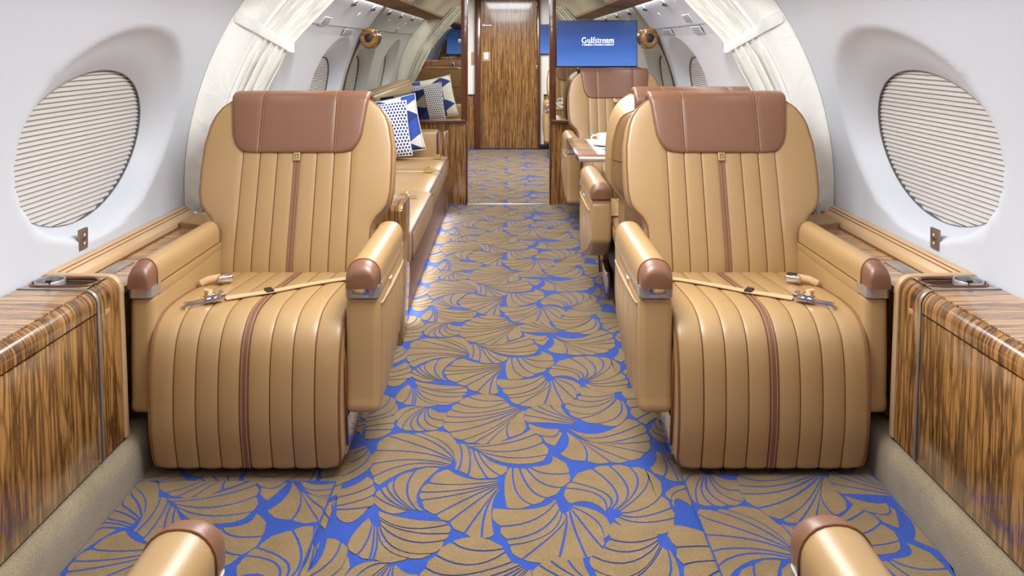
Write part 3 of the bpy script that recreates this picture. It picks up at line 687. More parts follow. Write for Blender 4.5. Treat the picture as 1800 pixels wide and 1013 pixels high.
for side, sn in ((-1, 'left'), (1, 'right')):
    for i, y in enumerate((4.15, 4.95, 5.65)):
        p = Vector(wpt(side, y, rad(40.5), -0.010)); t = tag(empty('air_outlet', p), 'dark oval air outlet under the %s wood valance, %s from the mirror' % (sn, ['third', 'second', 'first'][i]), 'air outlet', 'air outlets along the valance')
        t.rotation_euler = (0, -side*rad(40.5), 0)
        obj('bezel', MB().lathe([(0.0, -0.006), (0.026, -0.006), (0.022, 0.006), (0.012, 0.008), (0.0, 0.008)], n=20).xf(lambda x, y_, z: (-side*(z+0.004), y_*1.7, x)), 'placard', t, smooth=40)
        obj('nozzle', MB().lathe([(0.0, 0.0), (0.010, 0.0), (0.008, 0.016), (0.0, 0.016)], n=14).xf(lambda x, y_, z: (-side*(z+0.004), y_, x)), 'black', t, smooth=40)
    for i, y in enumerate((4.35, 5.35)):
        p = Vector(wpt(side, y, rad(37), -0.010)); t = tag(empty('reading_light', p), 'small round reading light in the %s upper wall, %s to the mirror' % (sn, ['farther', 'nearer'][i]), 'light'); t.rotation_euler = (0, -side*rad(37), 0)
        obj('bezel', MB().lathe([(0.010, 0.003), (0.018, 0.005), (0.022, 0.0), (0.022, -0.004)], n=18).xf(lambda x, y_, z: (-side*z, y_, x)), 'wall', t, smooth=50)
        obj('lens', MB().lathe([(0.0, 0.002), (0.011, 0.002)], n=18).xf(lambda x, y_, z: (-side*z, y_, x)), 'placard', t)
    t = tag(empty('wood_pod', (side*1.085, 5.955, 1.305)), 'oval striped wood pod with dark square centre at the %s mirror edge' % sn, 'speaker')
    mb = MB(); NA = 36
    def oval(k, y): return [(side*(k*0.072*math.cos(2*PI*i/NA)*(1+0.1*math.sin(2*PI*i/NA))), y, k*0.082*math.sin(2*PI*i/NA)) for i in range(NA)]
    mb.loft([oval(0.9, 0.06), oval(1.0, 0.03), oval(1.0, -0.02), oval(0.92, -0.045), oval(0.7, -0.055), oval(0.42, -0.05), oval(0.40, -0.03)])
    obj('wood_ring', mb, 'wood_z', t, smooth=60)
    boxo('dark_lens', -0.028, 0.028, -0.050, -0.028, -0.028, 0.028, 'black', t, 0.006)
# ============================================================ SEATS
SEAMS = [0.073, 0.137, 0.200]
CUSH = smooth_path([(0.36, 0.432), (0.28, 0.440), (0.15, 0.452), (0.02, 0.464), (-0.10, 0.470), (-0.185, 0.461), (-0.240, 0.425), (-0.266, 0.365), (-0.276, 0.27), (-0.272, 0.16), (-0.250, 0.060), (-0.242, 0.036), (-0.222, 0.030)], 6)
def cush_z(y):
    best = 0.46
    for a, b in zip(CUSH, CUSH[1:]):
        if (a.x-y)*(b.x-y) <= 0 and abs(a.x-b.x) > 1e-9:
            return a.y+(b.y-a.y)*(y-a.x)/(b.x-a.x)
    return best

def path_normals(P):
    N = []
    for i in range(len(P)):
        t = P[min(i+1, len(P)-1)]-P[max(i-1, 0)]; t.normalize(); N.append(Vector((t.y, -t.x)))
    return N
def arclen(P):
    s = [0]
    for a, b in zip(P, P[1:]): s.append(s[-1]+(b-a).length)
    return s

def cushion(P, E, T, r, seams, strip=True, bulge=0.0026, groove=0.0038, xs_extra=()):
    """upholstered panel: P = (y,z) path, E = half width per sample; returns mesh (0 leather, 1 seam thread)"""
    N = path_normals(P); half = [0.0]
    inner = []          # (x, depth, is seam)
    edges = ([0.012] if strip else [0.0])+list(seams)
    for a, b in zip(edges, edges[1:]):
        for q in (0.0, 0.03, 0.12, 0.3, 0.5, 0.7, 0.88, 0.97): 
            x = a+(b-a)*q+ (0.0016 if q == 0 else 0)
            if q == 0 and a == 0.0: inner.append((0.0016, bulge*0.9)); continue
            if a == 0.0: inner.append((x, bulge*(1-q*q)-(groove*0.25 if q == 0.97 else 0))); continue
            inner.append((x, bulge*(1-(2*q-1)**2)-(groove if q == 0 else (groove*0.25 if q in (0.03, 0.97) else 0))))
        inner.append((b-0.0016, -groove))
    last = edges[-1]
    rows = []
    for i, p in enumerate(P):
        e = E[i]
        cols = [(x, d) for x, d in inner]
        cols.append((last+0.0016, -groove)); 
        for q in (0.05, 0.2, 0.4, 0.6):
            cols.append((last+(e-r-last)*q, bulge*0.8*(1-(2*q-1)**2)-(groove*0.25 if q == 0.05 else 0)))
        for a in range(0, 91, 18):
            cols.append((e-r+r*math.sin(rad(a)), -r*(1-math.cos(rad(a)))))
        cols.append((e, -T*0.6)); cols.append((e-0.012, -T))
        row = []
        for sg in (-1, 1):
            it = cols if sg > 0 else list(reversed(cols))
            if sg > 0 and strip is False: pass
            for x, d in it:
                q = p+N[i]*d; row.append((sg*x, q.x, q.y))
        rows.append(row)
    n = len(rows[0]); h = n//2
    # seam columns: the 3 mm wide bands between the two lips of each groove
    seamcols = set()
    nin = len(inner)//max(1, len(edges)-1) if len(edges) > 1 else 0
    for k in range(len(edges)-1):
        c = (k+1)*nin-1; seamcols.add(c)       # band from lip c to c+1 on the right half
    mat = {}
    for c in seamcols: mat[h+c] = 1; mat[h-2-c] = 1
    mb = MB(); mb.grid(rows, 0, mif=lambda i, j: mat.get(j, 0))
    # back face and end caps
    o = 0
    for i in range(len(P)-1):
        mb.f.append((i*n+n-1, i*n, (i+1)*n, (i+1)*n+n-1)); mb.m.append(0)
    mb.f.append(tuple(range(n))); mb.m.append(0)
    mb.f.append(tuple((len(P)-1)*n+k for k in range(n))[::-1]); mb.m.append(0)
    return mb
def strip_mesh(P, x0, x1, h, i0=0, i1=None, base=-0.008):
    P = P[i0:i1]; N = path_normals(P); rows = []
    for p, nn in zip(P, N):
        a = p+nn*h; b = p+nn*base
        rows.append([(x0, b.x, b.y), (x0+0.001, a.x, a.y), (x1-0.001, a.x, a.y), (x1, b.x, b.y)])
    return MB().loft(rows)
def outline_tube(P, E, inset, d, r, close_end=True, start_close=False):
    N = path_normals(P)
    def at(i, sg): q = P[i]+N[i]*d; return (sg*(E[i]-inset), q.x, q.y)
    L = [at(i, -1) for i in range(len(P))]; Rr = [at(i, 1) for i in range(len(P))]
    path = L+Rr[::-1] if close_end else L
    return MB().tube(path, r, 6, closed=start_close)

def arm(root, s, aisle):
    """armrest at +x (s=1) or -x; aisle side carries the pocket"""
    x0, x1 = (0.281, 0.376) if aisle else (0.273, 0.341)
    def X(x): return s*x
    yF, yB = -0.246, 0.295
    # lower body
    prof = [(yF+0.004, 0.527), (yB, 0.54), (yB, 0.36), (0.20, 0.285), (0.05, 0.235), (-0.10, 0.197), (-0.20, 0.185), (-0.24, 0.197), (yF+0.006, 0.235)]
    prof = [(p.x, p.y) for p in smooth_path(prof[2:9], 4)]
    prof = [(yF+0.002, 0.34), (yF+0.004, 0.527), (yB, 0.54)]+prof
    a = obj('armrest', MB().loft([[(X(x), y, z) for y, z in prof] for x in (x0, x1)]), 'tan', root, smooth=60, bevel=0.02, seg=4)
    zb, zt = 0.556, 0.628
    def sec(y, kx=1.0, kz=1.0, dx=0.0):
        c = (x0+x1)/2; hw = (x1-x0)/2*kx+dx; pts = []
        h = (zt-zb)*kz; rr = min(0.0445, h*0.62); rx = min(rr, hw*0.92)
        pts.append((X(c-hw), y, zb))
        for q in range(0, 91, 15): pts.append((X(c-hw+rx-rx*math.cos(rad(q))), y, zb+h-rr+rr*math.sin(rad(q))))
        for q in range(90, -1, -15): pts.append((X(c+hw-rx+rx*math.cos(rad(q))), y, zb+h-rr+rr*math.sin(rad(q))))
        pts.append((X(c+hw), y, zb)); return pts
    obj('arm_pad', MB().loft([sec(y) for y in (yF+0.032, -0.1, 0.1, yB-0.03)]), 'tan', a, smooth=60)
    capF, capB = [], []
    L = 0.052
    for q in (0, 15, 30, 45, 60, 75, 86):
        k = math.cos(rad(q))
        capF.append(sec(yF+0.033-L*math.sin(rad(q)), 0.72+0.28*k**0.6, 0.42+0.58*k**0.7)); capB.append(sec(yB-0.031+0.04*math.sin(rad(q)), 0.72+0.28*k**0.6, 0.42+0.58*k**0.7))
    obj('arm_cap', MB().loft(capF), 'brown', a, smooth=60); obj('arm_cap', MB().loft(capB), 'brown', a, smooth=60)
    ring = [tuple(v) for v in sec(yF+0.033, 1.01, 1.01)]
    obj('cap_piping', MB().tube(ring, 0.0022, 6), 'pipe', a, smooth=180)
    # dark joint between pad and body, metal band round the front
    boxo('arm_shoulder', X(x0+0.001), X(x1-0.001), yF+0.05, yB-0.006, 0.515, 0.550, 'tan', a, 0.003)
    boxo('pad_joint', X(x0+0.003), X(x1-0.003), yF+0.06, yB-0.01, 0.549, 0.5565, 'pipe', a, 0.001)
    bandy = [(-0.258, 0.062)]
    c = (x0+x1)/2; hw = (x1-x0)/2+0.0015
    def band(z): 
        pts = [(X(c-hw), yF+0.055, z)]
        for q in range(0, 91, 15): pts.append((X(c-hw+0.016-0.016*math.cos(rad(q))), yF+0.010-0.016*math.sin(rad(q)), z))
        for q in range(90, -1, -15): pts.append((X(c+hw-0.016+0.016*math.cos(rad(q))), yF+0.010-0.016*math.sin(rad(q)), z))
        pts.append((X(c+hw), yF+0.055, z)); return pts
    bd = obj('metal_band', MB().loft([band(0.526), band(0.5275), band(0.555), band(0.5565)]), 'steel', a, smooth=40)
    if aisle:
        boxo('release_button', X(c-0.025), X(c+0.022), yF-0.0085, yF+0.002, 0.5285, 0.5545, 'chrome', bd, 0.0015)
        # gathered pocket on the aisle face
        rows = []; NY = 44
        for j in range(13):
            v = j/12; row = []
            for i in range(NY+1):
                u = i/NY; y = -0.20+0.455*u
                zbot = interp(y, [-0.26, -0.2, -0.10, 0.05, 0.20, 0.29], [0.245, 0.215, 0.215, 0.255, 0.305, 0.37]); z = 0.492-0.0+(zbot-0.492)*v
                bulge_ = math.sin(PI*u)**0.5*(0.010*math.sin(PI*min(1, v*0.9+0.08))+0.004)
                rip = 0.004*math.sin(u*34+2*math.sin(v*3))*math.sin(PI*u)*min(1, v*4)*(1-0.5*v)
                row.append((X(x1+0.001+bulge_+rip), y, z))
            rows.append(row)
        bk = [[(X(x1-0.004), r_[1], r_[2]) for r_ in row] for row in rows]
        rings = [a_+list(reversed(b_)) for a_, b_ in zip(rows, bk)]
        pk = obj('pocket', MB().loft(rings), 'tan', a, smooth=60)
        obj('pocket_hem', MB().tube([(rows[0][i][0], rows[0][i][1], rows[0][i][2]+0.002) for i in range(NY+1)], 0.0035, 6), 'tan_back', pk, smooth=180)
        boxo('side_switch', X(x1-0.002), X(x1+0.003), -0.035, 0.005, 0.505, 0.517, 'steel', a, 0.001)
    return a

def make_seat(m):
    """seat facing -y with the aisle on its +x side (m=1) or -x side (m=-1)"""
    root = empty('cabin_seat')
    # seat cushion flowing down into the leg rest
    s = arclen(CUSH); tot = s[-1]
    E = []
    for d in s:
        q = tot-d; rc = 0.055
        e = 0.2775-0.004*max(0, (d-0.5))
        if q < rc: e -= rc-math.sqrt(max(0, rc*rc-(rc-q)**2))
        E.append(e)
    sc_ = obj('seat_cushion', cushion(CUSH, E, 0.095, 0.022, SEAMS), ['tan', 'seam'], root, smooth=50)
    obj('center_strip', strip_mesh(CUSH, -0.0125, 0.0125, 0.0012), 'brown', sc_, smooth=40)
    st = MB()
    N = path_normals(CUSH)
    for sg in (-0.007, 0.007): st.tube([(sg, (p+n_*0.0016).x, (p+n_*0.0016).y) for p, n_ in zip(CUSH, N)], 0.0009, 4)
    obj('strip_stitching', st, 'stitch', sc_)
    obj('piping', outline_tube(CUSH[3:], E[3:], 0.006, -0.0045, 0.0034), 'pipe', sc_, smooth=180)
    # lower flap behind the leg rest: second welt seen at its side
    obj('side_welt', MB().tube([(m*0.272, -0.225+0.0, 0.40), (m*0.280, -0.236, 0.33), (m*0.281, -0.228, 0.2), (m*0.279, -0.20, 0.08)], 0.004, 6), 'pipe', sc_, smooth=180)
    # backrest
    BK = smooth_path([(0.470, 1.060), (0.447, 1.015), (0.425, 0.95), (0.380, 0.80), (0.338, 0.65), (0.310, 0.55), (0.292, 0.475), (0.288, 0.420)], 6)
    zs = [0.415, 0.445, 0.595, 0.625, 0.650, 0.675, 0.715, 0.80, 0.88, 0.95, 0.985, 1.015, 1.04, 1.06]
    es = [0.270, 0.285, 0.290, 0.302, 0.328, 0.347, 0.355, 0.357, 0.354, 0.340, 0.326, 0.304, 0.272, 0.225]
    EB = [interp(p.y, zs, es) for p in BK]
    mb = cushion(BK, EB, 0.125, 0.020, SEAMS, bulge=0.0024)
    b = obj('backrest', mb, ['tan', 'seam'], root, smooth=50); b.location.x = -m*0.032
    # rear shell, a darker leather cover with one seam
    shell = []
    Nb = path_normals(BK)
    for p, nn, e in zip(BK, Nb, EB):
        ring = []
        for x, d in ((-e+0.004, -0.070), (-e+0.010, -0.115), (-e+0.05, -0.145), (0, -0.158), (e-0.05, -0.145), (e-0.010, -0.115), (e-0.004, -0.070)):
            q = p+nn*d; ring.append((x, q.x, q.y))
        shell.append(ring)
    rs = obj('rear_shell', MB().loft(shell), 'tan_back', b, smooth=50)
    k = min(range(len(BK)), key=lambda i: abs(BK[i].y-0.80))
    obj('rear_seam', MB().tube([(v[0]*1.002, v[1]+0.001, v[2]) for v in shell[k]], 0.003, 5), 'pipe', rs)
    i0 = next(i for i, p in enumerate(BK) if p.y < 0.885)
    obj('center_strip', strip_mesh(BK, -0.010, 0.010, 0.0012, i0), 'brown', b, smooth=40)
    st = MB()
    for sg in (-0.006, 0.006): st.tube([(sg, (p+n_*0.0016).x, (p+n_*0.0016).y) for p, n_ in zip(BK[i0:], Nb[i0:])], 0.0009, 4)
    obj('strip_stitching', st, 'stitch', b)
    obj('piping', outline_tube(BK, EB, 0.007, -0.005, 0.0034, True, True), 'pipe', b, smooth=180)
    # headrest
    HP = smooth_path([(0.580, 0.985), (0.578, 1.035), (0.545, 1.072), (0.495, 1.081), (0.450, 1.062), (0.427, 1.005), (0.404, 0.93), (0.388, 0.872), (0.390, 0.860)], 6)
    sh = arclen(HP); th = sh[-1]; EH = []
    for p, d in zip(HP, sh):
        q = th-d; rc = 0.105
        e = 0.259 if d < 0.2 else 0.259-0.014*min(1, (d-0.2)/0.12)
        if q < rc: e -= 0.072*(1-math.sqrt(max(0, 1-(1-q/rc)**2)))
        EH.append(e)
    h = obj('headrest', cushion(HP, EH, 0.030, 0.014, [0.138], strip=False, bulge=0.001, groove=0.0018), ['brown', 'seam'], root, smooth=50); h.location = (-m*0.036, 0, -0.006)
    obj('piping', outline_tube(HP[6:], EH[6:], 0.004, -0.006, 0.003), 'pipe', h, smooth=180)
    Nh = path_normals(HP); st = MB()
    for x in (-0.144, -0.132, 0.132, 0.144):
        for i in range(4, len(HP)-2):
            for f in (0.0, 0.5):
                p = HP[i]+(HP[i+1]-HP[i])*f; p2 = HP[i]+(HP[i+1]-HP[i])*(f+0.32); nn = Nh[i]
                a_, b_ = p+nn*0.0012, p2+nn*0.0012
                st.box(x-0.0009, x+0.0009, min(a_.x, b_.x)-0.0006, max(a_.x, b_.x)+0.0006, min(a_.y, b_.y), max(a_.y, b_.y)+0.0004)
    obj('stitching', st, 'stitch', h, fix=False)['kind'] = 'stuff'
    # brass badge under the headrest
    p = Vector((0.397, 0.845)); nn = Vector((-0.96, 0.27))
    bad = MB().box(-0.0125, 0.0125, -0.006, 0.003, -0.015, 0.015)
    cb = math.cos(0.28); sb = math.sin(0.28)
    def tilt(x, y, z): return (x, 0.388+y*cb+z*sb, 0.838-y*sb+z*cb)
    bo = obj('badge', bad.xf(tilt), 'brass', b, bevel=0.0015)
    obj('badge_emblem', MB().box(-0.006, -0.0035, -0.0072, -0.005, -0.007, 0.008).box(0.0035, 0.006, -0.0072, -0.005, -0.007, 0.008).box(-0.0075, 0.0075, -0.0072, -0.005, 0.008, 0.0105).xf(tilt), 'pipe', bo)
    arm(root, m, True); arm(root, -m, False)
    # base hidden under the cushion, chrome side rail
    bs = boxo('base', -0.24, 0.24, -0.16, 0.27, 0.0, 0.345, 'dark', root, 0.01)
    boxo('side_rail', m*0.255, m*0.275, -0.19, 0.05, 0.045, 0.15, 'chrome', bs, 0.004)
    boxo('back_mount', -0.22, 0.22, 0.30, 0.38, 0.30, 0.42, 'dark', bs, 0.01)
    # lap belt lying over the cushion
    pts = [(0.275, 0.175), (0.19, 0.150), (0.09, 0.060), (0.0, -0.030), (-0.06, -0.070), (-0.115, -0.104)]
    P = smooth_path(pts, 5); rows = []
    for i, p in enumerate(P):
        t = (P[min(i+1, len(P)-1)]-P[max(i-1, 0)]).normalized(); nn = Vector((-t.y, t.x))*0.0165
        zz = cush_z(p.y)+0.006+0.003*math.sin(i*0.7)
        a_, b_ = p+nn, p-nn
        rows.append([(m*a_.x, a_.y, cush_z(a_.y)+0.006), (m*a_.x, a_.y, cush_z(a_.y)+0.009), (m*b_.x, b_.y, cush_z(b_.y)+0.009), (m*b_.x, b_.y, cush_z(b_.y)+0.006)])
    bt = obj('seat_belt', MB().loft(rows), 'belt', root, smooth=50)
    def place(cx, cy, ang, dz=0.0):
        ca, sa = math.cos(ang), math.sin(ang); z0 = cush_z(cy)+0.007+dz
        return lambda x, y, z: (m*(cx+x*ca-y*sa), cy+x*sa+y*ca, z0+z)
    ang = math.atan2(-0.055, -0.09)
    k1 = place(-0.005, -0.028, math.atan2(-0.06, -0.09))
    obj('belt_keeper', MB().box(-0.011, 0.011, -0.019, 0.019, 0, 0.008).xf(k1), 'black', bt, bevel=0.001)
    k2 = place(-0.142, -0.122, ang+PI)
    bk = MB().box(-0.030, 0.024, -0.020, 0.020, 0.002, 0.014).box(-0.024, 0.004, -0.017, 0.017, 0.014, 0.022)
    bk.tube([(0.022, -0.022, 0.016), (0.022, 0.022, 0.016)], 0.008, 8).tube([(-0.006, -0.024, 0.022), (-0.006, 0.024, 0.022)], 0.006, 8)
    obj('buckle', bk.xf(k2), 'chrome', bt, bevel=0.0015)
    k4 = place(-0.166, -0.138, ang+PI)
    obj('buckle_roll', MB().tube([(0.012, -0.005, 0.012), (0.018, 0.006, 0.030), (0.008, 0.012, 0.032), (0.012, 0.020, 0.016)], 0.008, 8).xf(k4), 'belt', bt, smooth=60)
    k3 = place(-0.186, -0.150, ang+PI)
    obj('belt_tongue', MB().box(-0.030, 0.026, 0.008, 0.012, 0.002, 0.008).box(-0.030, 0.026, -0.012, -0.008, 0.002, 0.008).box(-0.034, -0.026, -0.014, 0.014, 0.002, 0.008).xf(k3), 'chrome', bt)
    # short belt half with a bright latch by the window arm
    k5 = place(-0.205, 0.095, 0.45)
    sb_ = obj('belt_stub', MB().tube([(-0.06, 0, 0.004), (-0.035, 0, 0.014), (0.0, 0, 0.016)], 0.013, 8).xf(k5), 'belt', bt, smooth=60)
    obj('latch', MB().box(-0.012, 0.040, -0.022, 0.022, 0.002, 0.026).xf(k5), 'chrome', bt, smooth=50, bevel=0.008, seg=3)
    obj('latch_face', MB().box(0.004, 0.034, -0.013, 0.013, 0.0258, 0.0268).xf(k5), 'black' if m < 0 else 'chrome', bt)
    return root
seatL = make_seat(1); seatR = make_seat(-1)
def put(src, x, y, rz, label, first=False):
    o = src if first else dup(src)
    o.location = (x, y, 0); o.rotation_euler = (0, 0, rz)
    return tag(o, label, 'seat', 'cabin seats')
TW = rad(1.8)
put(seatL, -0.752, 2.45, -TW*0, 'large tan leather seat with ribbed leg rest, left of the aisle at the front', True)
put(seatR, 0.752, 2.45, TW*0, 'large tan leather seat with ribbed leg rest, right of the aisle at the front', True)
sR = put(seatL, 0.745, 3.765, PI, 'tan leather seat turned away, back to back with the right front seat')
put(seatR, 0.765, 5.385, 0, 'tan leather seat by the mirror and screen, facing the table')
put(seatR, 0.765, 8.60, 0, 'tan leather seat glimpsed through the doorway on the right')
put(seatR, -0.752, 0.772, PI, 'seat cut off at lower left corner, only its armrest in view')
put(seatL, 0.752, 0.782, PI, 'seat cut off at lower right corner, only its armrest in view')
# control plate on the back of the left front seat
t = tag(empty('control_plate', (-0.665, 3.037, 1.02)), 'small pale plate with black keys behind the left seat headrest, mirrored', 'switch')
boxo('plate', -0.022, 0.022, -0.006, 0.006, -0.032, 0.032, 'steel', t, 0.003); boxo('keys', -0.011, 0.011, 0.005, 0.009, -0.022, 0.022, 'black', t, 0.002)

# ============================================================ SOFA
sf = tag(empty('sofa', (-0.85, 4.7, 0)), 'long tan leather sofa with blue piping along the left wall', 'sofa')
def SX(x): return x+0.85
def SY(y): return y-4.7
boxo('plinth', SX(-1.12), SX(-0.472), SY(3.45), SY(5.94), 0.0, 0.285, 'brown', sf, 0.004)
cuts = [3.44, 4.36, 5.13, 5.74]
for i in range(3):
    y0, y1 = cuts[i]+0.003, cuts[i+1]-0.003
    xf = -0.432 if i == 0 else (-0.447 if i == 1 else -0.452)
    prof = [(-1.12, 0.425), (-0.62, 0.432), (-0.50, 0.428), (xf-0.012, 0.416), (xf, 0.400), (xf+0.002, 0.33), (xf-0.004, 0.285), (xf-0.02, 0.27), (-1.12, 0.275)]
    c = obj('seat_cushion', MB().loft([[(SX(x), SY(y), z) for x, z in prof] for y in (y0, y1)]), 'tan', sf, smooth=40, bevel=0.008)
    obj('piping', MB().tube([(SX(xf-0.003), SY(y0+0.004), 0.285), (SX(xf-0.003), SY(y0+0.004), 0.402), (SX(xf-0.004), SY(y0+0.012), 0.412), (SX(xf-0.004), SY(y1-0.006), 0.412), (SX(xf-0.003), SY(y1-0.004), 0.40)], 0.0035, 6), 'blue', c, smooth=180)
bprof = [(-1.17, 0.20), (-1.00, 0.20), (-1.00, 0.50), (-1.04, 0.70), (-1.07, 0.83), (-1.10, 0.865), (-1.16, 0.875), (-1.215, 0.865), (-1.235, 0.80)]
bk = obj('back_cushion', MB().loft([[(SX(x), SY(y), z) for x, z in bprof] for y in (3.44, 5.93)]), 'tan', sf, smooth=50, bevel=0.012)
obj('piping', MB().tube([(SX(-1.085), SY(3.45), 0.853), (SX(-1.085), SY(5.92), 0.853)], 0.004, 6), 'pipe', bk)
a = boxo('far_arm', SX(-1.12), SX(-0.535), SY(5.745), SY(5.935), 0.2, 0.605, 'tan', sf, 0.02, 3)
obj('piping', MB().tube([(SX(-0.54), SY(5.75), 0.44), (SX(-0.54), SY(5.75), 0.585), (SX(-0.54), SY(5.77), 0.6)], 0.0045, 6), 'blue', a)
boxo('far_end_panel', SX(-0.533), SX(-0.462), SY(5.75), SY(5.945), 0.0, 0.605, 'wood_x', sf, 0.006)
boxo('near_arm', SX(-1.16), SX(-0.50), SY(3.29), SY(3.435), 0.16, 0.585, 'tan', sf, 0.02, 3)
n_ = obj('near_end_panel', MB().loft([[(SX(x), SY(y), z) for y, z in [(3.20, 0.0), (3.34, 0.0), (3.44, 0.20), (3.44, 0.56), (3.42, 0.58), (3.22, 0.58), (3.20, 0.56)]] for x in (-0.495, -0.445)]), 'wood_x', sf, bevel=0.004, smooth=30)
boxo('near_front_panel', SX(-1.10), SX(-0.495), SY(3.21), SY(3.29), 0.0, 0.575, 'wood_x', sf, 0.004)
for bx, by in ((-0.515, 5.55), (-0.515, 4.96), (-0.56, 4.12)):
    st = obj('sofa_belt', MB().box(SX(bx-0.42), SX(bx-0.02), SY(by-0.02), SY(by+0.02), 0.4315, 0.4355), 'belt', sf)
    mb = MB().box(-0.035, 0.02, -0.022, 0.022, 0, 0.016).box(-0.02, 0.012, -0.018, 0.018, 0.016, 0.03).tube([(0.01, -0.024, 0.022), (0.01, 0.024, 0.022)], 0.009, 8).box(0.02, 0.07, -0.010, 0.010, 0.004, 0.010)
    obj('buckle', mb.xf(lambda x, y, z: (SX(bx)+x, SY(by)+y, z+0.433)), 'brass', st, bevel=0.002)

# ============================================================ PILLOWS
def pillow(label, mat, wd, ht, th, loc, lean, yaw, roll=0.0):
    N = 20; front, back = [], []
    def S(u, v):
        k = (1-abs(u)**2.6)*(1-abs(v)**2.6); k = max(k, 0)**0.55
        pin = 1-0.055*(1-v*v) if False else 1.0
        x = wd/2*u*(1-0.05*(1-v*v)); z = ht/2*v*(1-0.05*(1-u*u))
        return x, z, th/2*k
    rf = []; rb = []
    for j in range(N+1):
        a_, b_ = [], []
        for i in range(N+1):
            x, z, d = S(-1+2*i/N, -1+2*j/N); a_.append((x, -d, z+ht/2)); b_.append((x, d, z+ht/2))
        rf.append(a_); rb.append(b_)
    mb = MB().grid(rf).grid(rb)
    o = obj('pillow', mb, mat, smooth=180, weld=True)
    tag(o, label, 'pillow')
    edge = [rf[0][i] for i in range(N)]+[rf[j][N] for j in range(N)]+[rf[N][N-i] for i in range(N)]+[rf[N-j][0] for j in range(N)]
    obj('edge_piping', MB().tube(edge, 0.004, 5, closed=True), 'white' if mat != 'dots' else 'curtain', o, smooth=180)
    o.location = loc; o.rotation_euler = (lean, roll, yaw)
    return o
pillow('large blue and white star print pillow leaning on the far sofa arm', 'geo', 0.44, 0.425, 0.13, (-0.825, 5.60, 0.448), rad(-15), rad(8), rad(-11))
pillow('small blue dotted pillow in front of the star print pillow on the sofa', 'dots', 0.40, 0.40, 0.11, (-0.885, 5.44, 0.445), rad(-15), rad(6), rad(-7))
pillow('star print pillow at the near sofa end, seen only in the mirror', 'geo', 0.46, 0.46, 0.13, (-0.78, 3.66, 0.448), rad(-17), rad(180-8), rad(11))
pillow('small dotted pillow at the near sofa end, seen only in the mirror', 'dots', 0.36, 0.40, 0.11, (-0.86, 3.84, 0.445), rad(-15), rad(180-4), rad(7))

# ============================================================ FOLDING TABLE WITH COFFEE
tb = tag(empty('folding_table', (0.75, 4.48, 0.63)), 'fold-out striped wood table with steel edge between the facing seats', 'table')
def tbx(n_, x0, x1, y0, y1, z0, z1, m_, bev): return boxo(n_, x0-0.75, x1-0.75, y0-4.48, y1-4.48, z0-0.63, z1-0.63, m_, tb, bev)
tbx('table_top', 0.372, 1.25, 4.06, 4.90, 0.640, 0.660, 'wood_yt', 0.003)
tbx('steel_edge', 0.366, 1.25, 4.045, 4.06, 0.636, 0.661, 'steel', 0.006)
tbx('side_edge', 0.364, 0.372, 4.055, 4.90, 0.636, 0.660, 'frame', 0.002)
tbx('wall_bracket', 1.15, 1.255, 4.20, 4.80, 0.553, 0.64, 'wood_y', 0.004)
pm = tag(obj('tray_mat', MB().box(0.475, 0.90, 4.14, 4.80, 0.6602, 0.665), 'china', bevel=0.002), 'white tray mat under the coffee cup', 'tray')
boxo('mat_edge', 0.470, 0.478, 4.135, 4.805, 0.6602, 0.667, 'steel', pm, 0.001)
sa = tag(obj('saucer', MB().lathe([(0.0, 0.004), (0.03, 0.004), (0.035, 0.003), (0.08, 0.016), (0.082, 0.018), (0.078, 0.018), (0.036, 0.007), (0.0, 0.007)], (0.565, 4.48, 0.6615), 32), 'china', smooth=60), 'white saucer under the coffee cup', 'saucer')
cu = tag(empty('coffee_cup', (0.565, 4.48, 0.6685)), 'white china coffee cup on its saucer', 'cup')
obj('bowl', MB().lathe([(0.0, 0.001), (0.028, 0.001), (0.030, 0.006), (0.048, 0.030), (0.056, 0.062), (0.058, 0.066), (0.054, 0.064), (0.046, 0.032), (0.026, 0.008), (0.0, 0.008)], n=32), 'china', cu, smooth=60)
obj('handle', MB().tube([(-0.053, 0, 0.056), (-0.075, -0.006, 0.060), (-0.088, -0.008, 0.045), (-0.078, -0.006, 0.026), (-0.046, 0, 0.024)], 0.005, 8), 'china', cu, smooth=60)
for i, (sx_, sy_, an, lb) in enumerate(((0.535, 4.30, 0.5, 'small steel spoon on the white tray mat, left one'), (0.585, 4.28, -0.4, 'small steel spoon on the white tray mat, right one'))):
    sp = tag(empty('spoon', (sx_, sy_, 0.6655), an), lb, 'spoon')
    obj('bowl', MB().lathe([(0.0, 0.001), (0.012, 0.002), (0.016, 0.006), (0.012, 0.005), (0.0, 0.004)], n=16).xf(lambda x, y, z: (x*1.5, y, z)), 'chrome', sp, smooth=60)
    obj('handle', MB().tube([(0.020, 0, 0.005), (0.06, 0, 0.006), (0.11, 0, 0.004)], 0.003, 6), 'chrome', sp)
tag(obj('sugar_sachet', MB().box(0.595, 0.635, 4.375, 4.42, 0.6655, 0.671), 'china', bevel=0.002), 'white paper sachet beside the saucer', 'sachet')

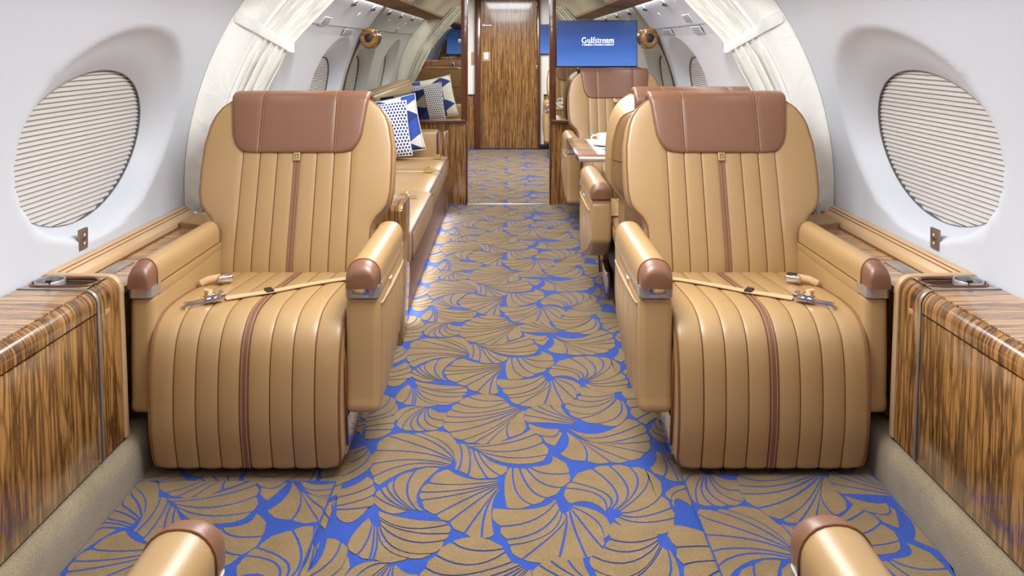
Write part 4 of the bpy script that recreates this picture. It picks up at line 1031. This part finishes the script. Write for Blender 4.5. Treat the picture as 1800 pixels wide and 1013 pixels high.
# ============================================================ SCREENS
def glyphs(word):
    """serif strokes on a 1-unit cap height: list of polylines with widths, plus advance"""
    T, th = 0.15, 0.06
    def arc(cx, cy, rx, ry, a0, a1, n=10): return [(cx+rx*math.cos(rad(a0+(a1-a0)*i/n)), cy+ry*math.sin(rad(a0+(a1-a0)*i/n))) for i in range(n+1)]
    G = {
     'G': ([(arc(.45, .5, .40, .48, 45, 335, 18), T), ([(.60, .45), (.92, .45)], th), ([(.77, .45), (.77, .10)], T)], .98),
     'u': ([([(.14, .68), (.14, .25)], T), (arc(.34, .25, .20, .23, 180, 320, 8), .09), ([(.54, .68), (.54, .02)], T), ([(.02, .66), (.18, .66)], th), ([(.42, .66), (.58, .66)], th), ([(.52, .03), (.68, .03)], th)], .70),
     'l': ([([(.17, 1.05), (.17, .02)], T), ([(.03, .03), (.31, .03)], th), ([(.05, 1.03), (.2, 1.03)], th)], .34),
     'f': ([([(.18, .02), (.18, .8)], T), (arc(.36, .82, .18, .22, 180, 50, 8), .10), ([(.03, .03), (.36, .03)], th), ([(.03, .64), (.40, .64)], th)], .40),
     's': ([(arc(.25, .52, .17, .15, 40, 270, 8)+arc(.25, .19, .18, .18, 90, -150, 8), .11)], .50),
     't': ([([(.17, .88), (.17, .18)], T), (arc(.30, .18, .13, .17, 180, 320, 6), .09), ([(.02, .64), (.38, .64)], th)], .42),
     'r': ([([(.16, .68), (.16, .02)], T), ([(.03, .03), (.33, .03)], th), ([(.03, .66), (.18, .66)], th), (arc(.34, .45, .18, .20, 170, 60, 6), .09)], .50),
     'e': ([(arc(.30, .34, .26, .33, 0, 310, 16), .11), ([(.08, .37), (.54, .37)], th)], .60),
     'a': ([(arc(.26, .48, .2, .19, 150, 0, 8)+[(.46, .02)], .13), (arc(.25, .19, .20, .18, 0, 360, 12), .09), ([(.44, .04), (.60, .04)], th)], .62),
     'm': ([([(.15, .68), (.15, .02)], T), (arc(.33, .44, .18, .22, 170, 0, 8)+[(.51, .02)], T), (arc(.70, .44, .18, .22, 170, 0, 8)+[(.88, .02)], T), ([(.02, .03), (.28, .03)], th), ([(.40, .03), (.64, .03)], th), ([(.77, .03), (1.0, .03)], th), ([(.02, .66), (.17, .66)], th)], 1.02)}
    out = []; x = 0
    for ch in word:
        st, adv = G[ch]
        for pl, wdt in st: out.append(([(x+a_, b_) for a_, b_ in pl], wdt))
        x += adv
    return out, x
def ribbon(mb, pl, wdt, fx):
    n = len(pl)
    for i in range(n-1):
        a_, b_ = pl[i], pl[i+1]; dx, dy = b_[0]-a_[0], b_[1]-a_[1]; l = math.hypot(dx, dy) or 1
        nx, ny = -dy/l*wdt/2, dx/l*wdt/2; ex, ey = dx/l*wdt*0.15, dy/l*wdt*0.15
        mb.quad(fx(a_[0]+nx-ex, a_[1]+ny-ey), fx(a_[0]-nx-ex, a_[1]-ny-ey), fx(b_[0]-nx+ex, b_[1]-ny+ey), fx(b_[0]+nx+ex, b_[1]+ny+ey))
def screen(loc, wd, ht, rz, label):
    t = tag(empty('television', loc, rz), label, 'television')
    boxo('case', -wd/2-0.006, wd/2+0.006, 0.0, 0.035, -ht/2-0.010, ht/2+0.006, 'black', t, 0.003)
    q = obj('screen', MB().quad((-wd/2, -0.001, -ht/2), (wd/2, -0.001, -ht/2), (wd/2, -0.001, ht/2), (-wd/2, -0.001, ht/2)), 'screen', t, fix=False)
    st, adv = glyphs('Gulfstream'); cap = 0.205*wd/0.62*1.22/adv; x0 = -0.070*wd/0.62-0.045
    mb = MB()
    for pl, wdt in st: ribbon(mb, pl, wdt, lambda x, y: (x0+x*cap, -0.003, 0.005+y*cap))
    ln = adv*cap
    ribbon(mb, arcp(1.0), 0.06, lambda x, y: (x0+ln+0.004+x*0.006, -0.003, 0.005+cap*0.85+y*0.006))
    obj('logo', mb, 'logo', t, fix=False)
    cu_ = bpy.data.curves.new('tagline', 'FONT'); cu_.body = 'A GENERAL DYNAMICS COMPANY'; cu_.size = 0.0165; cu_.align_x = 'CENTER'; cu_.offset = 0.0004
    fo = bpy.data.objects.new('tagline', cu_); COL.objects.link(fo); fo.parent = t
    fo.location = (x0+ln/2, -0.003, -0.015); fo.rotation_euler = (PI/2, 0, 0)
    bpy.context.view_layer.update()
    dg = bpy.context.evaluated_depsgraph_get(); me = bpy.data.meshes.new_from_object(fo.evaluated_get(dg))
    wx = max(v.co.x for v in me.vertices)-min(v.co.x for v in me.vertices); k = ln/wx
    for v in me.vertices: v.co.x *= k
    me.materials.clear(); me.materials.append(M['logo'])
    o = bpy.data.objects.new('tagline', me); COL.objects.link(o); o.parent = t; o.location = fo.location; o.rotation_euler = fo.rotation_euler
    bpy.data.objects.remove(fo)
    return t
def arcp(r): return [(r*math.cos(2*PI*i/8), r*math.sin(2*PI*i/8)) for i in range(9)]
screen((0.682, 5.985, 1.265), 0.622, 0.35, 0, 'wide blue television on the right mirror showing a white word')
screen((-0.735, -1.56, 1.32), 0.74, 0.44, PI, 'blue television on the rear wall, seen reflected in the left mirror')
screen((0.66, YF-0.10, 1.325), 0.60, 0.345, 0, 'blue television in the forward cabin, its left edge visible past the door')
